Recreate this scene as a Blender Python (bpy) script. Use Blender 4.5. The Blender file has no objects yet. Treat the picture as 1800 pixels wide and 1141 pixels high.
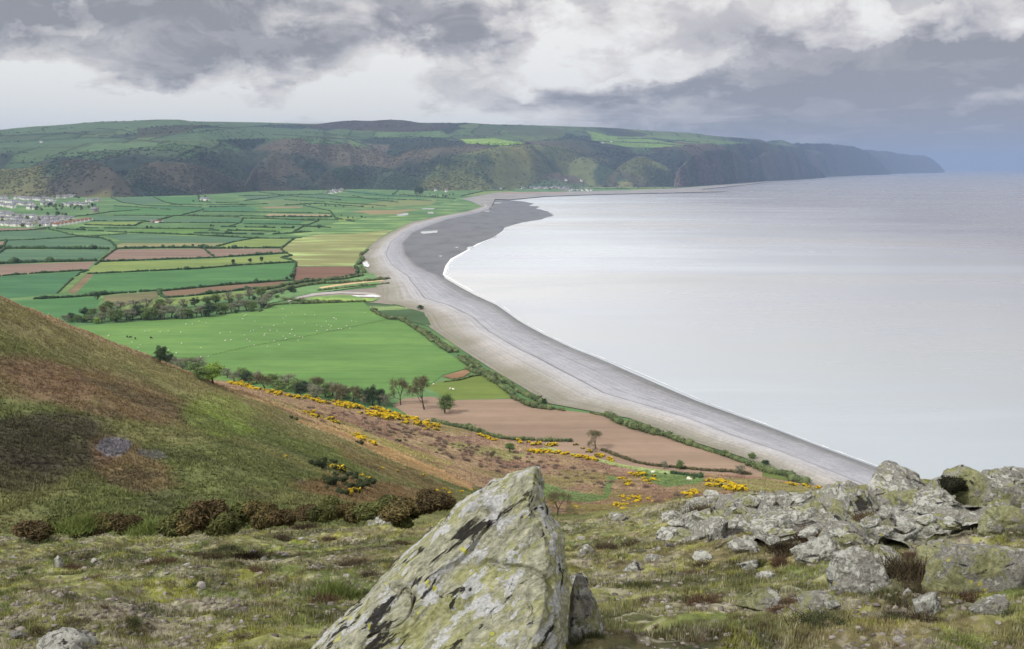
import bpy, math, random
import numpy as np
from mathutils import Vector, Matrix, geometry
from mathutils.bvhtree import BVHTree
PI = math.pi
random.seed(7)
RNG = np.random.default_rng(11)
S = bpy.context.scene
COL = S.collection
# ------------------------------------------------------------------ camera
CAM_H, FPX, TH = 150.0, 1624.0, math.radians(9.63)
CT, ST = math.cos(TH), math.sin(TH)
cd = bpy.data.cameras.new("camera"); cam = bpy.data.objects.new("camera", cd); COL.objects.link(cam)
cd.sensor_width = 36.0; cd.lens = 36.0 * FPX / 1800.0
cd.clip_start = 0.05; cd.clip_end = 300000.0
cam.location = (0, 0, CAM_H); cam.rotation_euler = (PI/2 - TH, 0, 0)
S.camera = cam

def ray(px, py):
    u = (np.asarray(px, float)-900.0)/FPX; v = (570.5-np.asarray(py, float))/FPX
    return np.stack([u, CT+v*ST, -ST+v*CT], -1)
def P(px, py, z=3.5):
    d = ray(px, py); t = (z-CAM_H)/d[..., 2]
    return np.stack([d[..., 0]*t, d[..., 1]*t, CAM_H+d[..., 2]*t], -1)
def PY(px, py, Y):
    d = ray(px, py); t = np.asarray(Y, float)/d[..., 1]
    return np.stack([d[..., 0]*t, d[..., 1]*t, CAM_H+d[..., 2]*t], -1)
def proj(p):
    p = np.asarray(p, float); x, y, z = p[..., 0], p[..., 1], p[..., 2]-CAM_H
    f = y*CT - z*ST; up = y*ST + z*CT
    f = np.maximum(f, 1e-3)
    return 900+FPX*x/f, 570.5-FPX*up/f
# ------------------------------------------------------------------ numpy noise
def _h(ix, iy, iz, s):
    h = (ix.astype(np.uint32)*np.uint32(374761393) + iy.astype(np.uint32)*np.uint32(668265263)
         + iz.astype(np.uint32)*np.uint32(2147483647) + np.uint32((s*974634777) & 0xffffffff))
    h = (h ^ (h >> np.uint32(13)))*np.uint32(1274126177)
    h = (h ^ (h >> np.uint32(15)))*np.uint32(2246822519)
    return ((h ^ (h >> np.uint32(16))) & np.uint32(0xffffff)).astype(np.float64)/16777215.0
def vnoise(p, s=0):
    p = np.asarray(p, float)
    f0 = np.floor(p); f = p-f0; i = f0.astype(np.int64) & 0xffffffff
    f = f*f*f*(f*(f*6-15)+10)
    i1 = (i+1) & 0xffffffff
    out = 0
    for a in (0, 1):
        wx = f[..., 0] if a else 1-f[..., 0]; X = (i1 if a else i)[..., 0]
        for b in (0, 1):
            wy = f[..., 1] if b else 1-f[..., 1]; Yy = (i1 if b else i)[..., 1]
            for c in (0, 1):
                wz = f[..., 2] if c else 1-f[..., 2]; Z = (i1 if c else i)[..., 2]
                out = out + wx*wy*wz*_h(X, Yy, Z, s)
    return out
def fbm(p, o=4, s=0, g=.5):
    p = np.asarray(p, float); r = 0; a = 1.; t = 0
    for k in range(o):
        r = r + a*vnoise(p*(2.03**k)+17.3*k, s+k); t += a; a *= g
    return r/t            # 0..1, mean .5
def ridged(p, o=4, s=0, g=.5):
    p = np.asarray(p, float); r = 0; a = 1.; t = 0
    for k in range(o):
        r = r + a*(1-np.abs(2*vnoise(p*(2.03**k)+9.1*k, s+k)-1)); t += a; a *= g
    return r/t
def sstep(a, b, x):
    t = np.clip((x-a)/(b-a), 0, 1); return t*t*(3-2*t)
def P3(x, y, z=0.): return np.stack([x, y, np.zeros_like(x)+z], -1)
def lin(c):
    c = np.asarray(c, float)/255.; return np.where(c <= .04045, c/12.92, ((c+.055)/1.055)**2.4)
# ------------------------------------------------------------------ tagging and linking
def tag(o, label=None, cat=None, group=None, kind=None):
    if label: o['label'] = label
    if cat: o['category'] = cat
    if group: o['group'] = group
    if kind: o['kind'] = kind
    return o
def mesh(name, v, f, mat=None, col=None, uv=None, smooth=True, fmat=None):
    """v (N,3); f (M,k) int array of equal-size faces or list of lists"""
    me = bpy.data.meshes.new(name); v = np.ascontiguousarray(v, dtype=np.float32)
    if isinstance(f, np.ndarray):
        M, k = f.shape; li = f.ravel().astype(np.int32)
        ls = np.arange(0, M*k, k, dtype=np.int32)
    else:
        li = np.array([i for q in f for i in q], dtype=np.int32); n = [len(q) for q in f]; M = len(f)
        ls = np.concatenate([[0], np.cumsum(n)[:-1]]).astype(np.int32)
    me.vertices.add(len(v)); me.vertices.foreach_set('co', v.ravel())
    me.loops.add(len(li)); me.loops.foreach_set('vertex_index', li)
    me.polygons.add(M); me.polygons.foreach_set('loop_start', ls)
    me.update(calc_edges=True)
    if smooth: me.polygons.foreach_set('use_smooth', np.ones(M, bool))
    if col is not None:
        at = me.color_attributes.new('Col', 'FLOAT_COLOR', 'POINT')
        c = np.ones((len(v), 4), np.float32); c[:, :3] = col; at.data.foreach_set('color', c.ravel())
    if uv is not None:
        ul = me.uv_layers.new(name='UVMap'); ul.data.foreach_set('uv', np.asarray(uv, np.float32)[li].ravel())
    if mat is not None:
        for m in (mat if isinstance(mat, (list, tuple)) else [mat]): me.materials.append(m)
    if fmat is not None: me.polygons.foreach_set('material_index', np.asarray(fmat, np.int32))
    me.validate(); return me
def ob(name, me, parent=None, loc=None, rot=None, scale=None):
    o = bpy.data.objects.new(name, me); COL.objects.link(o)
    if parent: o.parent = parent
    if loc is not None: o.location = loc
    if rot is not None: o.rotation_euler = rot
    if scale is not None: o.scale = (scale,)*3 if np.isscalar(scale) else scale
    return o
def copy_tree(o, parent=None):
    c = o.copy(); COL.objects.link(c); c.parent = parent
    for ch in list(o.children): copy_tree(ch, c)
    return c
def gridf(n, m):
    i = np.arange(n-1)[:, None]*m + np.arange(m-1)[None, :]
    return np.stack([i, i+1, i+m+1, i+m], -1).reshape(-1, 4)
def inpoly(x, y, poly):
    c = np.zeros(x.shape, bool); n = len(poly); j = n-1
    for i in range(n):
        xi, yi = poly[i]; xj, yj = poly[j]
        if yi != yj:
            c ^= ((yi > y) != (yj > y)) & (x < (xj-xi)*(y-yi)/(yj-yi)+xi)
        j = i
    return c
def ell(x, y, cx, cy, rx, ry, rot=0.):
    a = math.radians(rot); dx, dy = x-cx, y-cy
    u = (dx*math.cos(a)+dy*math.sin(a))/rx; v = (-dx*math.sin(a)+dy*math.cos(a))/ry
    return np.clip(1.5-np.sqrt(u*u+v*v)*1.0, 0, 1)
def densify(pts, n):
    p = np.array(pts, float); s = np.r_[0, np.cumsum(np.linalg.norm(np.diff(p[:, :2], axis=0), axis=1))]
    t = np.linspace(0, s[-1], n); return np.stack([np.interp(t, s, p[:, k]) for k in range(p.shape[1])], -1)
def resamp_world(pts, step):
    p = np.array(pts, float); s = np.r_[0, np.cumsum(np.linalg.norm(np.diff(p, axis=0), axis=1))]
    t = np.linspace(0, s[-1], max(2, int(s[-1]/step)+1)); return np.stack([np.interp(t, s, p[:, k]) for k in range(3)], -1)
# ------------------------------------------------------------------ node helpers
class NT:
    def __init__(s, m): s.t = m.node_tree; s.n = s.t.nodes; s.l = s.t.links
    def new(s, ty, **k):
        x = s.n.new(ty)
        for a, b in k.items():
            if a == 'inp':
                for i, v in b.items():
                    if isinstance(v, bpy.types.NodeSocket): s.l.new(v, x.inputs[i])
                    else: x.inputs[i].default_value = v
            else: setattr(x, a, b)
        return x
    def math(s, op, a, b=None, clamp=False):
        i = {0: a}
        if b is not None: i[1] = b
        return s.new('ShaderNodeMath', operation=op, use_clamp=clamp, inp=i).outputs[0]
    def vmath(s, op, a, b=None, out=0):
        i = {0: a}
        if b is not None: i[1] = b
        return s.new('ShaderNodeVectorMath', operation=op, inp=i).outputs[out]
    def noise(s, vec, scale, detail=4, rough=.55, dist=0., out=0):
        return s.new('ShaderNodeTexNoise', inp={'Vector': vec, 'Scale': scale, 'Detail': detail, 'Roughness': rough, 'Distortion': dist}).outputs[out]
    def ramp(s, fac, stops, interp='LINEAR'):
        r = s.new('ShaderNodeValToRGB', inp={0: fac}); e = r.color_ramp.elements; r.color_ramp.interpolation = interp
        while len(e) < len(stops): e.new(.5)
        for q, (p, c) in zip(e, stops):
            q.position = p; q.color = (c, c, c, 1) if np.isscalar(c) else (*c, 1)
        return r.outputs[0]
    def mix(s, fac, a, b, mode='MIX'):
        x = s.new('ShaderNodeMix', data_type='RGBA', blend_type=mode)
        for i, v in ((0, fac), (6, a), (7, b)):
            if isinstance(v, bpy.types.NodeSocket): s.l.new(v, x.inputs[i])
            else: x.inputs[i].default_value = v if i == 0 else (*v, 1)
        return x.outputs[2]
def newmat(name, rough=.9, spec=.2):
    m = bpy.data.materials.new(name); m.use_nodes = True; n = NT(m)
    b = n.n['Principled BSDF']; b.inputs['Roughness'].default_value = rough
    b.inputs['Specular IOR Level'].default_value = spec
    return m, n, b
def vmat(name, scale=1., amt=.35, bump=.3, bscale=None, bdist=.1, rough=.95, layers=()):
    """vertex colour material, broken up by procedural noise in object space"""
    m, n, b = newmat(name, rough, .1)
    c = n.new('ShaderNodeVertexColor', layer_name='Col').outputs[0]
    co = n.new('ShaderNodeTexCoord').outputs['Object']
    f = n.noise(co, scale, 6, .65)
    k = n.ramp(f, [(.3, 1-amt), (.7, 1+amt)])
    col = n.mix(1., c, k, 'MULTIPLY')
    for (sc, lo, hi, rgb, am) in layers:
        g = n.ramp(n.noise(co, sc, 5, .6), [(lo, 0.), (hi, am)])
        col = n.mix(g, col, rgb)
    n.l.new(col, b.inputs['Base Color'])
    if bump:
        bf = n.noise(co, bscale or scale*3, 5, .7)
        bn = n.new('ShaderNodeBump', inp={'Strength': bump, 'Distance': bdist, 'Height': bf})
        n.l.new(bn.outputs[0], b.inputs['Normal'])
    return m
def flatmat(name, rgb, scale=.02, amt=.2, rough=.95, second=None, stretch=None, bump=0., bdist=.2, rot=0., stripe=0.):
    m, n, b = newmat(name, rough, .1)
    co = n.new('ShaderNodeTexCoord').outputs['Object']
    if stretch is not None:
        co = n.new('ShaderNodeMapping', inp={0: co, 2: (0, 0, rot), 3: stretch}).outputs[0]
    f = n.noise(co, scale, 6, .62)
    r2 = tuple(second) if second is not None else tuple(rgb)
    col = n.ramp(f, [(.3, tuple(np.array(rgb)*(1-amt))), (.5, tuple(rgb)), (.7, tuple(np.array(r2)*(1+amt)))])
    if stripe:
        c2 = n.new('ShaderNodeMapping', inp={0: n.new('ShaderNodeTexCoord').outputs['Object'], 2: (0, 0, rot+.1), 3: (.006, .22, 1)}).outputs[0]
        k = n.ramp(n.noise(c2, 1., 3, .6), [(.35, 1-stripe), (.65, 1+stripe)]); col = n.mix(1., col, k, 'MULTIPLY')
        k = n.ramp(n.noise(n.new('ShaderNodeTexCoord').outputs['Object'], .07, 6, .7), [(.35, 1-stripe*.9), (.65, 1+stripe*.9)]); col = n.mix(1., col, k, 'MULTIPLY')
    n.l.new(col, b.inputs['Base Color'])
    if bump:
        bn = n.new('ShaderNodeBump', inp={'Strength': bump, 'Distance': bdist, 'Height': n.noise(co, scale*8, 4, .7)})
        n.l.new(bn.outputs[0], b.inputs['Normal'])
    return m
# ------------------------------------------------------------------ world: physical sky with a broken cloud deck
W = bpy.data.worlds.new("World"); S.world = W; W.use_nodes = True
n = NT(W); n.n.clear()
SUN_EL, SUN_AZ = math.radians(44), math.radians(-118)      # azimuth from +Y towards +X; sun is to the left
out = n.new('ShaderNodeOutputWorld')
bg = n.new('ShaderNodeBackground', inp={'Strength': .1}); n.l.new(bg.outputs[0], out.inputs[0])
sky = n.new('ShaderNodeTexSky', sky_type='NISHITA', sun_disc=False, sun_elevation=SUN_EL, sun_rotation=SUN_AZ, altitude=100., air_density=1., dust_density=2.)
d = n.new('ShaderNodeTexCoord').outputs['Generated']
sx = n.new('ShaderNodeSeparateXYZ', inp={0: d})
az = n.math('ARCTAN2', sx.outputs[0], sx.outputs[1]); el = n.math('ARCSINE', sx.outputs[2])
# perspective-like cloud-layer coordinates: stretched sideways near the horizon
elc = n.math('ADD', n.math('MAXIMUM', el, 0.), .035)
layer = n.new('ShaderNodeCombineXYZ', inp={0: az, 1: n.math('MULTIPLY', n.math('LOGARITHM', elc, 2.718), .22), 2: 0.}).outputs[0]
w1 = n.noise(layer, 9., 5, .6, 0., 1)
w1 = n.vmath('SUBTRACT', w1, (.5, .5, .5))
sep = n.new('ShaderNodeSeparateXYZ', inp={0: w1})
wa = n.math('ADD', az, n.math('MULTIPLY', sep.outputs[0], .22))
we = n.math('ADD', el, n.math('MULTIPLY', n.math('MULTIPLY', sep.outputs[1], .16), n.math('ADD', .25, n.math('MULTIPLY', el, 5.))))
wv = n.new('ShaderNodeCombineXYZ', inp={0: wa, 1: we, 2: 0.}).outputs[0]
def sky_at(px, py):
    r = ray(px, py); r = r/np.linalg.norm(r); return math.atan2(r[0], r[1]), math.asin(r[2])
BL = [ # px, py, half width, half height, luminance change
 (230, 25, 260, 62, -.33), (60, 82, 160, 26, -.16), (430, 60, 120, 40, -.1), (810, 35, 120, 52, -.22), (330, 122, 190, 30, -.10),
 (1640, 95, 200, 40, -.17), (1420, 60, 130, 32, -.10), (1500, 130, 260, 16, -.18), (1150, 168, 230, 13, -.17),
 (1700, 160, 160, 22, -.14), (1330, 205, 330, 30, -.10), (1740, 250, 240, 60, -.17), (1330, 240, 300, 30, -.10), (1000, 200, 160, 12, -.05),
 (0, 165, 150, 60, .85), (100, 208, 230, 24, .75), (280, 165, 230, 10, .16), (405, 132, 42, 17, .26), (420, 180, 40, 12, .22),
 (670, 130, 100, 52, .20), (560, 30, 90, 40, .13), (960, 95, 90, 60, .16), (1150, 122, 55, 18, .36), (1480, 28, 80, 28, .34), (1700, 30, 120, 22, .22),
 (1725, 180, 50, 14, .42), (700, 205, 260, 14, .5), (640, 150, 60, 26, .5), (1010, 100, 60, 30, .45), (410, 178, 30, 10, .4), (580, 180, 40, 16, .18), (1260, 40, 160, 60, .05), (1050, 20, 140, 30, .06), (40, 30, 60, 12, .18)]
accD = accB = accS = None
def gsum(acc, g): return g if acc is None else n.math('ADD', acc, g)
for (px, py, w, h, a) in BL:
    A, E = sky_at(px, py)
    q = n.vmath('MULTIPLY', n.vmath('SUBTRACT', wv, (A, E, 0)), (FPX/w, FPX/h, 0))
    g = n.math('POWER', 2.718, n.math('MULTIPLY', n.vmath('DOT_PRODUCT', q, q, out=1), -.75))
    if a > .4: accS = gsum(accS, n.math('MULTIPLY', g, a))
    elif a > 0: accB = gsum(accB, n.math('MULTIPLY', g, a/.20))
    else: accD = gsum(accD, n.math('MULTIPLY', g, -a/.22))
lay2 = n.new('ShaderNodeCombineXYZ', inp={0: az, 1: n.math('MULTIPLY', el, 1.7), 2: 0.}).outputs[0]
puff = n.noise(lay2, 10., 9, .54, .3); puff2 = n.noise(n.vmath('ADD', lay2, (.02, -.016, .0)), 10., 5, .5, .3)
soft = n.noise(layer, 8., 8, .56, .4); fineN = n.noise(lay2, 42., 7, .6, .2)
D_ = n.ramp(n.math('ADD', accD, n.math('MULTIPLY', n.math('SUBTRACT', soft, .5), 1.7)), [(.16, 0.), (.5, .55), (.95, 1.)], 'EASE')
Bm = n.ramp(n.math('ADD', accB, n.math('MULTIPLY', n.math('SUBTRACT', puff, .5), 2.4)), [(.36, 0.), (.52, .55), (.70, .8), (1.1, 1.)])
relief = n.math('MULTIPLY', n.math('SUBTRACT', puff, puff2), 2.2)      # sun-side tops lighter than their undersides
lum = n.math('ADD', .67, accS)
lum = n.math('SUBTRACT', lum, n.math('MULTIPLY', D_, .42))
lum = n.math('ADD', lum, n.math('MULTIPLY', Bm, .24))
lum = n.math('ADD', lum, n.math('MULTIPLY', relief, n.math('ADD', .10, n.math('MULTIPLY', Bm, .45))))
lum = n.math('ADD', lum, n.math('MULTIPLY', n.math('SUBTRACT', fineN, .5), .08))
lum = n.math('ADD', lum, n.math('MULTIPLY', n.math('SUBTRACT', soft, .5), .22))
band = n.noise(n.vmath('MULTIPLY', layer, (1, 1.5, 1)), 13., 9, .6, .5); lum = n.math('ADD', lum, n.math('MULTIPLY', n.math('SUBTRACT', n.ramp(band, [(.36, 0.), (.50, .45), (.56, .8), (.75, 1.)]), .6), .26))
lum = n.math('SUBTRACT', lum, n.ramp(az, [(.10, 0.), (.55, .10)]))
high = n.ramp(el, [(.18, 0.), (.42, 1.)])
lum = n.math('ADD', lum, n.math('MULTIPLY', high, .0))
lum = n.math('MAXIMUM', lum, .2)
tint = n.ramp(lum, [(.2, lin((150, 149, 153))), (.36, lin((177, 174, 177))), (.52, lin((207, 203, 203))), (.7, lin((234, 229, 225))), (.95, lin((255, 253, 248)))])
tint = n.mix(n.ramp(lum, [(.95, 0.), (1., .0)]), tint, (1., 1., 1.))
right = n.math('MULTIPLY', n.ramp(az, [(.05, 0.), (.6, 1.)]), n.ramp(el, [(.0, 1.), (.16, 0.)]))
tint = n.mix(n.math('MULTIPLY', right, .55), tint, tuple(lin((166, 162, 166))))
cloud = n.vmath('MULTIPLY', tint, (10., 10., 10.))
boost = n.math('ADD', 1., n.math('MULTIPLY', high, .75))
cm = n.new('ShaderNodeVectorMath', operation='SCALE', inp={0: cloud, 'Scale': boost}).outputs[0]
fin = n.mix(.96, sky.outputs[0], cm)
n.l.new(fin, bg.inputs[0])
sd = bpy.data.lights.new("sun", 'SUN'); sd.energy = 3.3; sd.angle = math.radians(2.5); sd.color = (1., .965, .91)
sun = bpy.data.objects.new("sun", sd); COL.objects.link(sun)
sv = Vector((math.sin(SUN_AZ)*math.cos(SUN_EL), math.cos(SUN_AZ)*math.cos(SUN_EL), math.sin(SUN_EL)))
sun.rotation_euler = sv.to_track_quat('Z', 'Y').to_euler()
S.view_settings.view_transform = 'Standard'; S.view_settings.look = 'None'; S.view_settings.exposure = 0.; S.view_settings.gamma = 1.
S.cycles.use_adaptive_sampling = True; S.cycles.adaptive_threshold = .02
S.cycles.max_bounces = 5; S.cycles.diffuse_bounces = 3; S.cycles.glossy_bounces = 2; S.cycles.volume_bounces = 1
S.cycles.use_denoising = True; S.cycles.caustics_reflective = False; S.cycles.caustics_refractive = False
# ------------------------------------------------------------------ haze
hv = np.array([(x, y, z) for z in (-6, 900) for y in (-200, 118000) for x in (-60000, 75000)], float)
hf = [[0, 2, 3, 1], [4, 5, 7, 6], [0, 1, 5, 4], [2, 6, 7, 3], [0, 4, 6, 2], [1, 3, 7, 5]]
hm = bpy.data.materials.new("haze_air"); hm.use_nodes = True; hn = NT(hm); hn.n.remove(hn.n['Principled BSDF'])
vol = hn.new('ShaderNodeVolumePrincipled', inp={'Color': (.31, .42, .64, 1), 'Density': 4.6e-5, 'Anisotropy': .0})
hn.l.new(vol.outputs[0], hn.n['Material Output'].inputs['Volume'])
haze = ob('haze', mesh('haze', hv, hf, hm, smooth=False)); haze['kind'] = 'stuff'
# ------------------------------------------------------------------ sea
seam, n, b = newmat("sea_water", .22, .5)
co = n.new('ShaderNodeTexCoord').outputs['Object']
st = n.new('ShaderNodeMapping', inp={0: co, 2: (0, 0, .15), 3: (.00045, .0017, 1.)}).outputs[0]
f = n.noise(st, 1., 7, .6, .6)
silt_refl = n.ramp(f, [(.30, (.44, .47, .49)), (.42, (.51, .53, .54)), (.50, (.50, .505, .53)), (.57, (.58, .57, .545)), (.66, (.52, .54, .545)), (.78, (.46, .455, .485))])  # turbid water tone with cream and lilac cloud reflections painted in
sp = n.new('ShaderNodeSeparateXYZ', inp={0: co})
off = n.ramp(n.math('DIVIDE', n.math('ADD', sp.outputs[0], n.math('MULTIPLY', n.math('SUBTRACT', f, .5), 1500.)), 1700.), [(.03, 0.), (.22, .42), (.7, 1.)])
silt_refl = n.mix(n.math('MULTIPLY', off, .93), silt_refl, (.15, .145, .16))  # darker reflected sky towards the right, painted into the water colour
nearc = n.ramp(n.math('DIVIDE', sp.outputs[1], 2000.), [(.15, .74), (.75, 1.08)])  # near water darker: weaker grazing reflection and depth tone put into the colour
silt_refl = n.mix(1., silt_refl, nearc, 'MULTIPLY'); silt_refl = n.mix(n.ramp(n.math('DIVIDE', sp.outputs[1], 2000.), [(.15, .5), (.5, 0.)]), silt_refl, (.36, .42, .44))
silt_refl = n.mix(1., silt_refl, (.98, 1.03, 1.06), 'MULTIPLY')
n.l.new(silt_refl, b.inputs['Base Color'])
wv2 = n.new('ShaderNodeMapping', inp={0: co, 3: (.03, .05, 1.)}).outputs[0]
bn = n.new('ShaderNodeBump', inp={'Strength': .10, 'Distance': .5, 'Height': n.noise(wv2, 1., 3, .5)})
n.l.new(bn.outputs[0], b.inputs['Normal']); n.l.new(n.ramp(n.noise(st, 2.2, 5, .6, .5), [(.35, .22), (.65, .30)]), b.inputs['Roughness'])
b.inputs['IOR'].default_value = 1.33
xs = np.r_[-9000, np.linspace(-3000, 9000, 40), 30000, 75000-5000]; ys = np.r_[100, np.linspace(300, 12000, 40), 30000, 116000.]
gx, gy = np.meshgrid(xs, ys, indexing='ij')
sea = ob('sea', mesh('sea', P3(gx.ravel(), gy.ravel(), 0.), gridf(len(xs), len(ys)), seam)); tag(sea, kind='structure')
# ------------------------------------------------------------------ shore lines traced as landward / seaward pairs
BEACH = [((845, 357), (862, 362)), ((850, 362), (867, 366.6)), ((821, 371.5), (845, 374)), ((772, 380), (786, 387)), ((722, 391), (752, 400)), ((703, 400), (727, 411)),
 ((661, 423), (714, 428)), ((640, 443), (720, 448)), ((634, 457), (742, 467)), ((645, 475), (762, 477)), ((656, 489), (781, 483)),
 ((664, 510), (800, 495)), ((655, 529), (845, 519)), ((700, 536), (882, 536)), ((744, 550), (919, 563)), ((755, 575), (968, 590)),
 ((800, 607), (1020, 614)), ((868, 651), (1089, 640)), ((966, 709), (1161, 671)), ((1063, 727), (1233, 703)), ((1107, 735), (1305, 730)),
 ((1197, 770), (1378, 757)), ((1305, 803), (1450, 785)), ((1400, 846), (1560, 825)), ((1500, 890), (1680, 872)), ((1680, 960), (1900, 940)), ((1900, 1060), (2200, 1040))]
A = densify([p[0] + p[1] for p in BEACH], 520); NU = 40
us = np.linspace(0, 1, NU)
zp = np.interp(us, [0, .18, .34, .52, .8, 1.], [3.7, 4.4, 6.2, 4.2, 1.2, -.4])
V = []; UV = []
rowlen = 0
ctr = P((A[:, 0]+A[:, 2])/2, (A[:, 1]+A[:, 3])/2, 3)
dist = np.r_[0, np.cumsum(np.linalg.norm(np.diff(ctr, axis=0), axis=1))]
for i in range(len(A)):
    px = A[i, 0]*(1-us)+A[i, 2]*us; py = A[i, 1]*(1-us)+A[i, 3]*us
    if i % 1 == 0:
        ang = dist[i]*.02
        py = py + np.where((us > .9), .8*math.sin(ang)+.5*math.sin(ang*2.7), 0)*(us-.9)*10*min(1, (A[i, 3]-355)/200)
    V.append(P(px, py, zp)); UV.append(np.stack([us, np.full(NU, dist[i]/100.)], -1))
V = np.array(V).reshape(-1, 3); UV = np.array(UV).reshape(-1, 2)
bm_, n, b = newmat("shingle", .9, .2)
uv = n.new('ShaderNodeUVMap', uv_map='UVMap').outputs[0]
us_ = n.new('ShaderNodeSeparateXYZ', inp={0: uv})
wob = n.noise(n.vmath('MULTIPLY', uv, (1., .35, 1)), 1., 4, .6)
u2 = n.math('ADD', us_.outputs[0], n.math('MULTIPLY', n.math('SUBTRACT', wob, .5), .10))
base = n.ramp(u2, [(0., lin((150, 146, 132))), (.12, lin((160, 157, 146))), (.27, lin((180, 177, 172))), (.40, lin((196, 195, 196))), (.475, lin((192, 192, 195))),
                   (.487, lin((128, 129, 136))), (.50, lin((186, 187, 192))), (.66, lin((178, 180, 187))), (.82, lin((166, 167, 172))), (.90, lin((140, 141, 142))), (1., lin((112, 114, 116)))])
stripe = n.noise(n.vmath('MULTIPLY', uv, (38., .5, 1)), 1., 5, .6)
base = n.mix(.8, base, n.ramp(stripe, [(.25, .66), (.5, 1.), (.75, 1.22)]), 'MULTIPLY')
co = n.new('ShaderNodeTexCoord').outputs['Object']
base = n.mix(.7, base, n.ramp(n.noise(co, .06, 6, .7), [(.3, .78), (.7, 1.16)]), 'MULTIPLY')
base = n.mix(.8, base, n.ramp(n.noise(co, .5, 5, .75), [(.3, .75), (.7, 1.25)]), 'MULTIPLY')
land = n.math('MULTIPLY', n.ramp(us_.outputs[0], [(.2, 1.), (.42, 0.)]), n.ramp(n.noise(co, .012, 5, .6), [(.42, 0.), (.6, .5)]))
base = n.mix(land, base, tuple(lin((138, 136, 112))))
n.l.new(n.mix(1., base, (.70, .70, .70), 'MULTIPLY'), b.inputs['Base Color'])
bn = n.new('ShaderNodeBump', inp={'Strength': .5, 'Distance': .8, 'Height': stripe}); n.l.new(bn.outputs[0], b.inputs['Normal'])
beach = ob('shingle_beach', mesh('shingle_beach', V, gridf(len(A), NU), bm_, uv=UV)); tag(beach, kind='structure')
# ------------------------------------------------------------------ flat sheets traced as polygons
LIFT = {}
def ragged(poly, amp, step=3., seed=0, closed=True):
    p = list(poly) + ([poly[0]] if closed else []); out_ = []
    rr = random.Random(seed)
    for (x0, y0), (x1, y1) in zip(p[:-1], p[1:]):
        k = max(1, int(math.hypot(x1-x0, (y1-y0))/step))
        for i in range(k):
            t = i/k; j = 0 if i == 0 else amp
            out_.append((x0+(x1-x0)*t+rr.uniform(-j, j)*1.6, y0+(y1-y0)*t+rr.uniform(-j, j)*.6))
    return out_
def sheet(name, poly, z, mat, kind='structure', world=None):
    pts = [tuple(P(x, y, z)) for x, y in poly] if world is None else [tuple(q) for q in world]
    tri = geometry.tessellate_polygon([[Vector(p) for p in pts]])
    v = np.array(pts); f = np.array([list(t) for t in tri], dtype=np.int64)
    a, b_, c = v[f[:, 0]], v[f[:, 1]], v[f[:, 2]]
    nz = np.cross(b_-a, c-a)[:, 2]; f[nz < 0] = f[nz < 0][:, ::-1]
    f = f[np.abs(nz) > 1e-9]
    o = ob(name, mesh(name, v, f, mat, smooth=False)); tag(o, kind=kind); return o
ZP = 3.2
gr_base = flatmat("plain_pasture", lin((104, 142, 92))*.60, .006, .22, second=lin((128, 156, 98))*.66)
inner = [p[0] for p in BEACH]
pw = [P(x+6, y, ZP) for x, y in inner[:-1]]
far = [(845, 343), (870, 340), (894, 338.4), (992, 338), (1190, 331.5), (1260, 327)]
poly = [tuple(p) for p in pw[::-1]] + [tuple(P(x, y, ZP)) for x, y in far] + [tuple(P(1262, 319, ZP)), tuple(P(900, 318, ZP)), (-6500, 9500, ZP), (-6500, 420, ZP), (0, 230, ZP), (500, 200, ZP)]
sheet('pasture', None, ZP, gr_base, world=poly)
# tidal flat of mud and cobbles
flatm = flatmat("tidal_flat_mud", lin((120, 122, 126))*.8, .02, .26, second=lin((110, 114, 114))*.8, stretch=(1, .5, 1), bump=.5, bdist=.6)
flat_poly = [(838, 371), (780, 384), (738, 398), (716, 409), (700, 428), (706, 450), (728, 472), (750, 483), (781, 489), (784, 467), (794, 455), (821, 440), (840.5, 428), (870, 417),
 (884.7, 406), (887, 400), (919, 391), (951, 386), (973, 379), (963, 371.5), (941, 366.6), (948.5, 363), (929, 361.7), (938.6, 358), (919, 354), (894.5, 352), (948.5, 347.3), (960, 345), (860, 347), (866, 366)]
sheet('tidal_flat', ragged(flat_poly, .7, 4., 3), .30, flatm)
sandm = flatmat("pale_shore_sand", lin((160, 158, 156))*.7, .01, .15, stretch=(1, .3, 1))
sheet('far_shore', ragged([(845, 343), (870, 339), (894, 337.6), (992, 337.2), (1120, 334), (1190, 331), (1290, 323), (1350, 318.5), (1352, 320), (1300, 326), (1230, 333), (1283, 336.5), (1190, 338.5), (1040, 342), (960, 345), (894.5, 351), (870, 350), (862, 366), (846, 362), (828, 354), (811, 349.5)], .25, 5, 5), 3.34, sandm)
redm = flatmat("orange_weed_line", lin((176, 150, 134))*.7, .02, .2)
sheet('shore_strip', [(880, 339.3), (930, 338), (992, 337.7), (992, 339), (930, 339.8), (880, 341)], 3.7, redm)
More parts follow.
